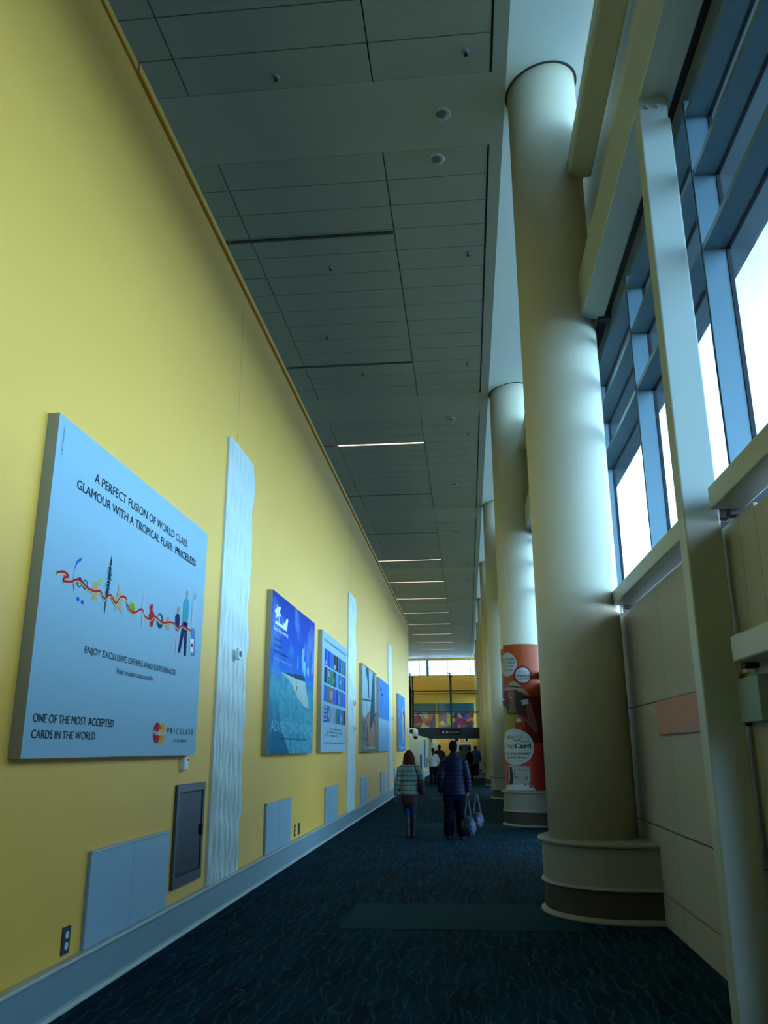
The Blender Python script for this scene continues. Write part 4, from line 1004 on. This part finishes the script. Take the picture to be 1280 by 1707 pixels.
def hand(bm, w, d, side, s, curl=.35):
    """palm, four unequal bent fingers and a side thumb; d points from wrist to knuckles"""
    w = Vector(w); d = Vector(d).normalized(); f = Vector((0, 1, 0)); f = (f-d*f.dot(d)).normalized()   # finger row runs front to back
    inn = d.cross(f).normalized()
    if inn.x*side > 0: inn = -inn                       # towards the body: the curl side
    kn = w+d*.085*s
    ring_tube(bm, [w-d*.02*s, w+d*.03*s, kn], [.024*s, (.020*s, .034*s) if abs(inn.x) > .5 else (.034*s, .020*s), (.017*s, .040*s) if abs(inn.x) > .5 else (.040*s, .017*s)], 12)
    for k, L_ in enumerate((.066, .076, .072, .056)):
        b0 = kn+f*(.030-.020*k)*s
        b1 = b0+(d*cos(curl)+inn*sin(curl)).normalized()*L_*.5*s
        b2 = b1+(d*cos(curl*2.4)+inn*sin(curl*2.4)).normalized()*L_*.32*s
        b3 = b2+(d*cos(curl*3.4)+inn*sin(curl*3.4)).normalized()*L_*.26*s
        ring_tube(bm, [b0-d*.015*s, b1, b2, b3], [.0095*s, .009*s, .0085*s, .0075*s], 8)
    t0 = w+d*.028*s+f*.024*s
    t1 = t0+(d*.6+f*.8+inn*.1).normalized()*.035*s; t2 = t1+(d*.9+f*.35+inn*.3).normalized()*.032*s
    ring_tube(bm, [t0-f*.012*s, t1, t2], [.012*s, .0105*s, .009*s], 8)
M_skin = mat('skin', (.22, .11, .075), .55, var=.05); M_skin_dark = mat('skin_brown', (.13, .07, .045), .55, var=.05)
def person(loc, rot, H, label, P, voxel=.010):
    s = H/1.75
    e = empty('person', loc, label, 'person', P.get('group')); e.rotation_euler = (0, 0, rot)
    skin = P.get('skin', M_skin); V = lambda x, y, z: Vector((x*s, y*s, z*s))
    sh = P.get('shoulder', .185)
    la = P.get('larm', [(-sh, 0, 1.42), (-.27, -.03, 1.15), (-.30, .03, .90)])
    ra = P.get('rarm', [(sh, 0, 1.42), (.27, -.03, 1.15), (.29, .03, .90)])
    ll = P.get('lleg', [(-.09, 0, .92), (-.10, .06, .50), (-.10, -.06, .09)])
    rl = P.get('rleg', [(.09, 0, .92), (.10, .10, .50), (.10, .16, .09)])
    lean = P.get('lean', .02)
    # body -----------------------------------------------------------
    bm = bmesh.new()
    ring_tube(bm, [V(0, 0, .90), V(0, 0, 1.05), V(0, lean*.5, 1.22), V(0, lean, 1.38), V(0, lean, 1.46)], [(.155*s, .105*s), (.135*s, .09*s), (.15*s, .10*s), (.155*s, .10*s), (.09*s, .07*s)], 20)
    ring_tube(bm, [V(0, lean, 1.44), V(0, lean+.015, 1.56)], [(.058*s, .06*s), (.052*s, .056*s)])
    ball(bm, V(0, lean+.025, 1.645), (.073*s, .092*s, .108*s)); ball(bm, V(0, lean+.055, 1.59), (.052*s, .06*s, .055*s))
    ball(bm, V(0, lean+.122, 1.635), (.014*s, .018*s, .022*s))                                   # nose
    ball(bm, V(0, lean+.108, 1.592), (.024*s, .010*s, .008*s))                                   # lips
    for sx_ in (-1, 1):
        ball(bm, V(.075*sx_, lean+.015, 1.635), (.010*s, .018*s, .030*s))                        # ears
        ball(bm, V(.030*sx_, lean+.103, 1.66), (.018*s, .010*s, .007*s))                         # brows
    for arm, sd in ((la, -1), (ra, 1)):
        a = [V(*p) for p in arm]; ring_tube(bm, [a[0], a[0].lerp(a[1], .5), a[1], a[1].lerp(a[2], .5), a[2]], [.050*s, .044*s, .036*s, .036*s, .025*s])
        hand(bm, a[2], P.get('hd%d' % sd, a[2]-a[1]), sd, s, P.get('curl%d' % sd, .35))
    for lg in (ll, rl):
        a = [V(*p) for p in lg]; ring_tube(bm, [a[0], a[0].lerp(a[1], .5), a[1], a[1].lerp(a[2], .4), a[2]], [.076*s, .062*s, .044*s, .040*s, .032*s])
        ring_tube(bm, [a[2]+V(0, -.03, -.03), a[2]+V(0, .07, -.045), a[2]+V(0, .15, -.055)], [.036*s, (.040*s, .03*s), (.036*s, .02*s)])
    fuse('body', bm, skin, e, voxel)
    # trousers / jeans ------------------------------------------------
    tr = P.get('trouser_r', (.105, .095, .080, .082)); hemz = P.get('trouser_hem', .10)
    bm = bmesh.new()
    ring_tube(bm, [V(0, 0, .84), V(0, 0, .93), V(0, 0, 1.02)], [(.165*s, .115*s), (.175*s, .125*s), (.16*s, .115*s)], 20)
    for lg in (ll, rl):
        a = [V(*p) for p in lg]; t = min(1, max(0, (lg[1][2]-hemz)/(lg[1][2]-lg[2][2])))
        end = a[1].lerp(a[2], t)
        ring_tube(bm, [a[0]+V(0, 0, -.02), a[0].lerp(a[1], .5), a[1], a[1].lerp(end, .5), end], [tr[0]*s, tr[1]*s, tr[2]*s, (tr[2]+tr[3])*.5*s, tr[3]*s])
    def creases(me):
        for v in me.vertices:
            v.co += v.normal*.004*s*(sin(v.co.z*62+v.co.x*40)+sin(v.co.z*37+v.co.y*70))
    fuse('trousers', bm, P['trousers'], e, voxel*1.2, 5, creases)
    for lg in (ll, rl):
        a = V(*lg[2]); bm = bmesh.new(); bh = P.get('boot', .0)
        tip = a+V(0, .17, -.055); 
        if lg[2][1] < 0: tip = a+V(0, .165, -.06)
        ring_tube(bm, [a+V(0, -.045, -.045), a+V(0, .05, -.045), tip], [(.044*s, .042*s), (.050*s, .040*s), (.042*s, .026*s)])
        if bh: 
            k_ = V(*lg[1]); ring_tube(bm, [a+V(0, -.01, -.02), a.lerp(k_, bh*.5), a.lerp(k_, bh)], [.048*s, .056*s, .066*s])
        for v in bm.verts: v.co.z = max(v.co.z, .002)
        fuse('boot' if bh else 'shoe', bm, P['shoes'], e, voxel, 2)
    # upper garment ---------------------------------------------------
    hem = P.get('hem', .84); jr = P.get('jacket_r', 1.0); bm = bmesh.new()
    zs = [hem, (hem+1.1)/2, 1.12, 1.28, 1.40, 1.47, 1.50]
    rx = [.205, .20, .195, .21, .20, .135, .085]; ry = [.145, .14, .135, .145, .13, .09, .078]
    ring_tube(bm, [V(0, lean*max(0, (z-.9)), z) for z in zs], [(a_*jr*s, b_*jr*s) for a_, b_ in zip(rx, ry)], 24)
    sr = P.get('sleeve_r', (.080, .072, .064, .052))
    for arm in (la, ra):
        a = [V(*p) for p in arm]
        ring_tube(bm, [a[0]+V(-.05 if arm[0][0] > 0 else .05, 0, .01), a[0], a[0].lerp(a[1], .5), a[1], a[1].lerp(a[2], .5), a[2]], [sr[0]*s, sr[0]*s, sr[1]*s, sr[2]*s*1.03, sr[2]*s, sr[3]*s])
    qp = P.get('quilt'); mats = [P['jacket']]+([P['seam']] if P.get('seam') else [])
    def quilt(me):
        for v in me.vertices:
            if qp: v.co += v.normal*P.get('puff', .013)*s*(abs(sin(pi*v.co.z/(qp*s)))**.6-.6)
            else: v.co += v.normal*.004*s*(sin(v.co.z*50+v.co.x*25)+sin(v.co.z*31+v.co.x*60))
        if qp and P.get('seam'):
            for p in me.polygons:
                if abs(sin(pi*p.center.z/(qp*s))) < .28: p.material_index = 1
    fuse(P.get('jname', 'jacket'), bm, mats, e, voxel*1.1, 4, quilt)
    if P.get('tunic'):
        bm = bmesh.new(); ring_tube(bm, [V(0, 0, .70), V(0, 0, .80), V(0, 0, .95)], [(.175*s, .125*s), (.180*s, .13*s), (.16*s, .115*s)], 22)
        fuse('tunic', bm, P['tunic'], e, voxel*1.3, 3)
    # hair -------------------------------------------------------------
    bm = bmesh.new()
    ball(bm, V(0, lean+.008, 1.672), (.083*s, .098*s, .098*s))
    if P.get('long'):
        ring_tube(bm, [V(0, lean-.02, 1.68), V(0, lean-.045, 1.60), V(0, lean-.055, 1.50), V(.005, lean-.05, 1.42)], [(.108*s, .085*s), (.125*s, .08*s), (.135*s, .066*s), (.10*s, .04*s)])
    elif P.get('tail'):
        ring_tube(bm, [V(0, lean-.07, 1.70), V(0, lean-.10, 1.60), V(.01, lean-.11, 1.48), V(.01, lean-.10, 1.36)], [.035*s, .042*s, .038*s, .022*s])
    else:
        ring_tube(bm, [V(0, lean-.02, 1.66), V(0, lean-.03, 1.585)], [(.078*s, .07*s), (.066*s, .05*s)])
    # leave the face clear
    hz = bmesh.ops.bisect_plane(bm, geom=bm.verts[:]+bm.edges[:]+bm.faces[:], plane_co=V(0, lean+.075, 1.66), plane_no=Vector((0, 1, -.55)).normalized(), clear_outer=True)
    bmesh.ops.holes_fill(bm, edges=bm.edges[:], sides=0)
    def strands(me):
        for v in me.vertices: v.co += v.normal*(.006 if P.get('long') else .003)*s*sin(v.co.x*90+v.co.z*60+sin(v.co.z*60))
    fuse('hair', bm, P['hair'], e, voxel, 3, strands)
    return e
F_navy = mat('navy_nylon', (.003, .005, .028), .5, spec=.15); F_blackcloth = mat('black_cloth', (.004, .0045, .008), .9, spec=.05)
F_darkjeans = mat('dark_navy_trousers', (.003, .004, .011), .9, var=.2, scale=20, spec=.05); F_jean = mat('blue_jeans', (.010, .035, .11), .9, spec=.08, var=.3, scale=12)
F_mint = mat('pale_teal_nylon', (.15, .24, .21), .6, spec=.2); F_mintseam = mat('dark_teal_seam', (.02, .05, .055), .6)
F_maroon = mat('maroon_cloth', (.04, .005, .009), .8); F_boot = mat('dark_brown_leather', (.016, .008, .010), .5)
H_dark = mat('dark_brown_hair', (.006, .004, .004), .9, spec=.05, var=.4, scale=60); H_red = mat('auburn_hair', (.060, .018, .011), .9, spec=.05, var=.5, scale=40); H_black = mat('black_hair', (.004, .004, .005), .9, spec=.05)

man = person((-.285, 16.05, 0), 0, 1.735, 'man in a dark navy quilted jacket walking away with a patterned bag',
    dict(jacket=F_navy, trousers=F_darkjeans, shoes=F_boot, hair=H_dark, quilt=.075, puff=.008, hem=.80, jacket_r=1.06, sleeve_r=(.088, .080, .070, .056), shoulder=.19, curl1=.95,
         larm=[(-.185, 0, 1.365), (-.250, -.06, 1.10), (-.262, .02, .86)], rarm=[(.185, 0, 1.365), (.250, -.04, 1.10), (.252, .0, .86)],
         lleg=[(-.095, 0, .92), (-.10, .03, .50), (-.115, -.10, .10)], rleg=[(.095, 0, .92), (.115, .06, .50), (.125, .02, .085)],
         trouser_r=(.118, .108, .095, .098), trouser_hem=.12, **{'hd1': (0.02, 0, -1), 'curl-1': .4}), .010)
woman = person((-1.14, 16.3, 0), 0, 1.565, 'woman with auburn hair, pale teal quilted jacket, jeans and dark boots',
    dict(jacket=F_mint, seam=F_mintseam, trousers=F_jean, shoes=F_boot, hair=H_red, quilt=.095, hem=.88, jacket_r=1.0, long=True, tunic=F_maroon, boot=.75, shoulder=.18,
         larm=[(-.18, 0, 1.40), (-.245, -.05, 1.12), (-.285, .02, .86)], rarm=[(.18, 0, 1.40), (.285, -.03, 1.14), (.20, .20, 1.10)],
         lleg=[(-.075, 0, .90), (-.06, .05, .50), (-.045, -.02, .095)], rleg=[(.08, 0, .90), (.07, .09, .50), (.055, .12, .085)],
         trouser_r=(.095, .082, .060, .052), trouser_hem=.2, sleeve_r=(.072, .064, .056, .046)), .010)
# woman's shoulder bag
sw = 1.565/1.75
e = empty('shoulder_bag', (-.90, 16.28, .78), 'dark maroon shoulder bag hanging at the right hip of the woman in pale teal', 'bag')
bm = bmesh.new()
ring_tube(bm, [(0, -.10, .05), (0, -.02, .03), (0, .08, .03), (0, .15, .06)], [(.04, .06), (.062, .11), (.062, .11), (.04, .06)], 16)
for v in bm.verts: v.co.z = v.co.z*1.25+.07
fuse('bag_body', bm, F_maroon, e, .010, 4)
bm = bmesh.new(); ring_tube(bm, [(-.02, -.09, .15), (-.075, -.155, .36), (-.13, -.12, .54), (-.13, -.02, .575), (-.10, .08, .50), (-.03, .12, .18)], [(.016, .006)]*6, 8); fuse('strap', bm, F_boot, e, .006, 2)
# man's carried bags
def carry_bag(loc, label, sc_, rot, matb, strap):
    e = empty('carried_bag', loc, label, 'bag', 'bags carried by the man in navy'); e.rotation_euler = (0, 0, rot)
    bm = bmesh.new()
    ring_tube(bm, [(0, -.20*sc_, .17*sc_), (0, -.15*sc_, .17*sc_), (0, 0, .18*sc_), (0, .15*sc_, .17*sc_), (0, .20*sc_, .17*sc_)], [(.09*sc_, .12*sc_), (.125*sc_, .16*sc_), (.135*sc_, .175*sc_), (.125*sc_, .16*sc_), (.09*sc_, .12*sc_)], 20)
    def lumps(me):
        for v in me.vertices: v.co += v.normal*.008*sin(v.co.y*40+v.co.z*22)*sin(v.co.z*35)
    fuse('bag_body', bm, matb, e, .012, 4, lumps)
    if strap:
        for sx_ in (-.07, .07):
            bm = bmesh.new(); ring_tube(bm, [(sx_, -.08, .30*sc_), (sx_*.6, -.05, .45), (sx_*.15, -.01, strap), (sx_*.15, .03, strap), (sx_*.6, .07, .45), (sx_, .10, .30*sc_)], [(.008, .006)]*6, 8)
            fuse('strap', bm, mat('pale_strap', (.07, .075, .09), .8), e, .005, 1)
    return e
def paisley():
    m = bpy.data.materials.new('navy_white_pattern'); m.use_nodes = True; nt = m.node_tree; N = nt.nodes; L = nt.links.new; b = N['Principled BSDF']; b.inputs['Roughness'].default_value = .7
    tc = N.new('ShaderNodeTexCoord'); n2 = N.new('ShaderNodeTexNoise'); n2.inputs['Scale'].default_value = 11; n2.inputs['Detail'].default_value = 3; n2.inputs['Distortion'].default_value = 2.2; L(tc.outputs['Object'], n2.inputs[0])
    cr = N.new('ShaderNodeValToRGB'); cr.color_ramp.elements[0].position = .55; cr.color_ramp.elements[0].color = (.008, .012, .045, 1); cr.color_ramp.elements[1].position = .62; cr.color_ramp.elements[1].color = (.09, .11, .17, 1)
    L(n2.outputs['Fac'], cr.inputs[0]); L(cr.outputs[0], b.inputs['Base Color']); return m
M_pais = paisley()
carry_bag((-.045, 15.98, .06), 'navy bag with a white pattern hanging from the right hand of the man in navy', 1.0, .15, M_pais, .66)
carry_bag((.13, 16.42, .16), 'second patterned navy bag, partly hidden behind the carried one', .85, -.1, M_pais, .62)

G = 'people far down the hall'
far = [((-1.60, 38.5, 0), 0, 1.62, 'distant woman with a black ponytail and a white top on the left of the group', dict(jacket=mat('white_cloth', (.36, .38, .36), .8), trousers=F_blackcloth, shoes=F_boot, hair=H_black, tail=True, hem=.92, jname='shirt', jacket_r=.95, group=G)),
       ((-1.46, 43.0, 0), 0, 1.78, 'distant person in a dark red top just ahead of the ponytailed woman', dict(jacket=F_maroon, trousers=F_blackcloth, shoes=F_boot, hair=H_black, jname='shirt', group=G, jacket_r=1.05)),
       ((-.40, 43.4, 0), 0, 1.70, 'distant person in a grey coat just right of the head of the man in navy', dict(jacket=mat('grey_cloth', (.08, .085, .075), .8), trousers=F_blackcloth, shoes=F_boot, hair=H_black, hem=.75, jacket_r=1.15, group=G)),
       ((.06, 43.6, 0), 0, 1.68, 'distant person with a black backpack right of the man in navy', dict(jacket=mat('drab_cloth', (.12, .12, .10), .8), trousers=F_blackcloth, shoes=F_boot, hair=H_black, jacket_r=1.05, group=G)),
       ((.42, 50.5, 0), .15, 1.74, 'distant person in a bright blue shirt at the right of the group', dict(jacket=mat('bright_blue_cloth', (.01, .07, .45), .7), trousers=F_blackcloth, shoes=mat('white_shoe', (.5, .5, .5), .6), hair=H_black, jname='shirt', skin=M_skin_dark, jacket_r=1.1, group=G))]
for a in far: person(*a, voxel=.016)
e = empty('backpack', (.06, 43.40, .90), 'large black backpack worn by a distant person', 'backpack')
bm = bmesh.new(); ring_tube(bm, [(0, -.02, .02), (0, -.05, .15), (0, -.04, .40), (0, 0, .50)], [(.12, .08), (.17, .12), (.16, .11), (.10, .07)], 18); fuse('pack_body', bm, F_blackcloth, e, .016, 3)
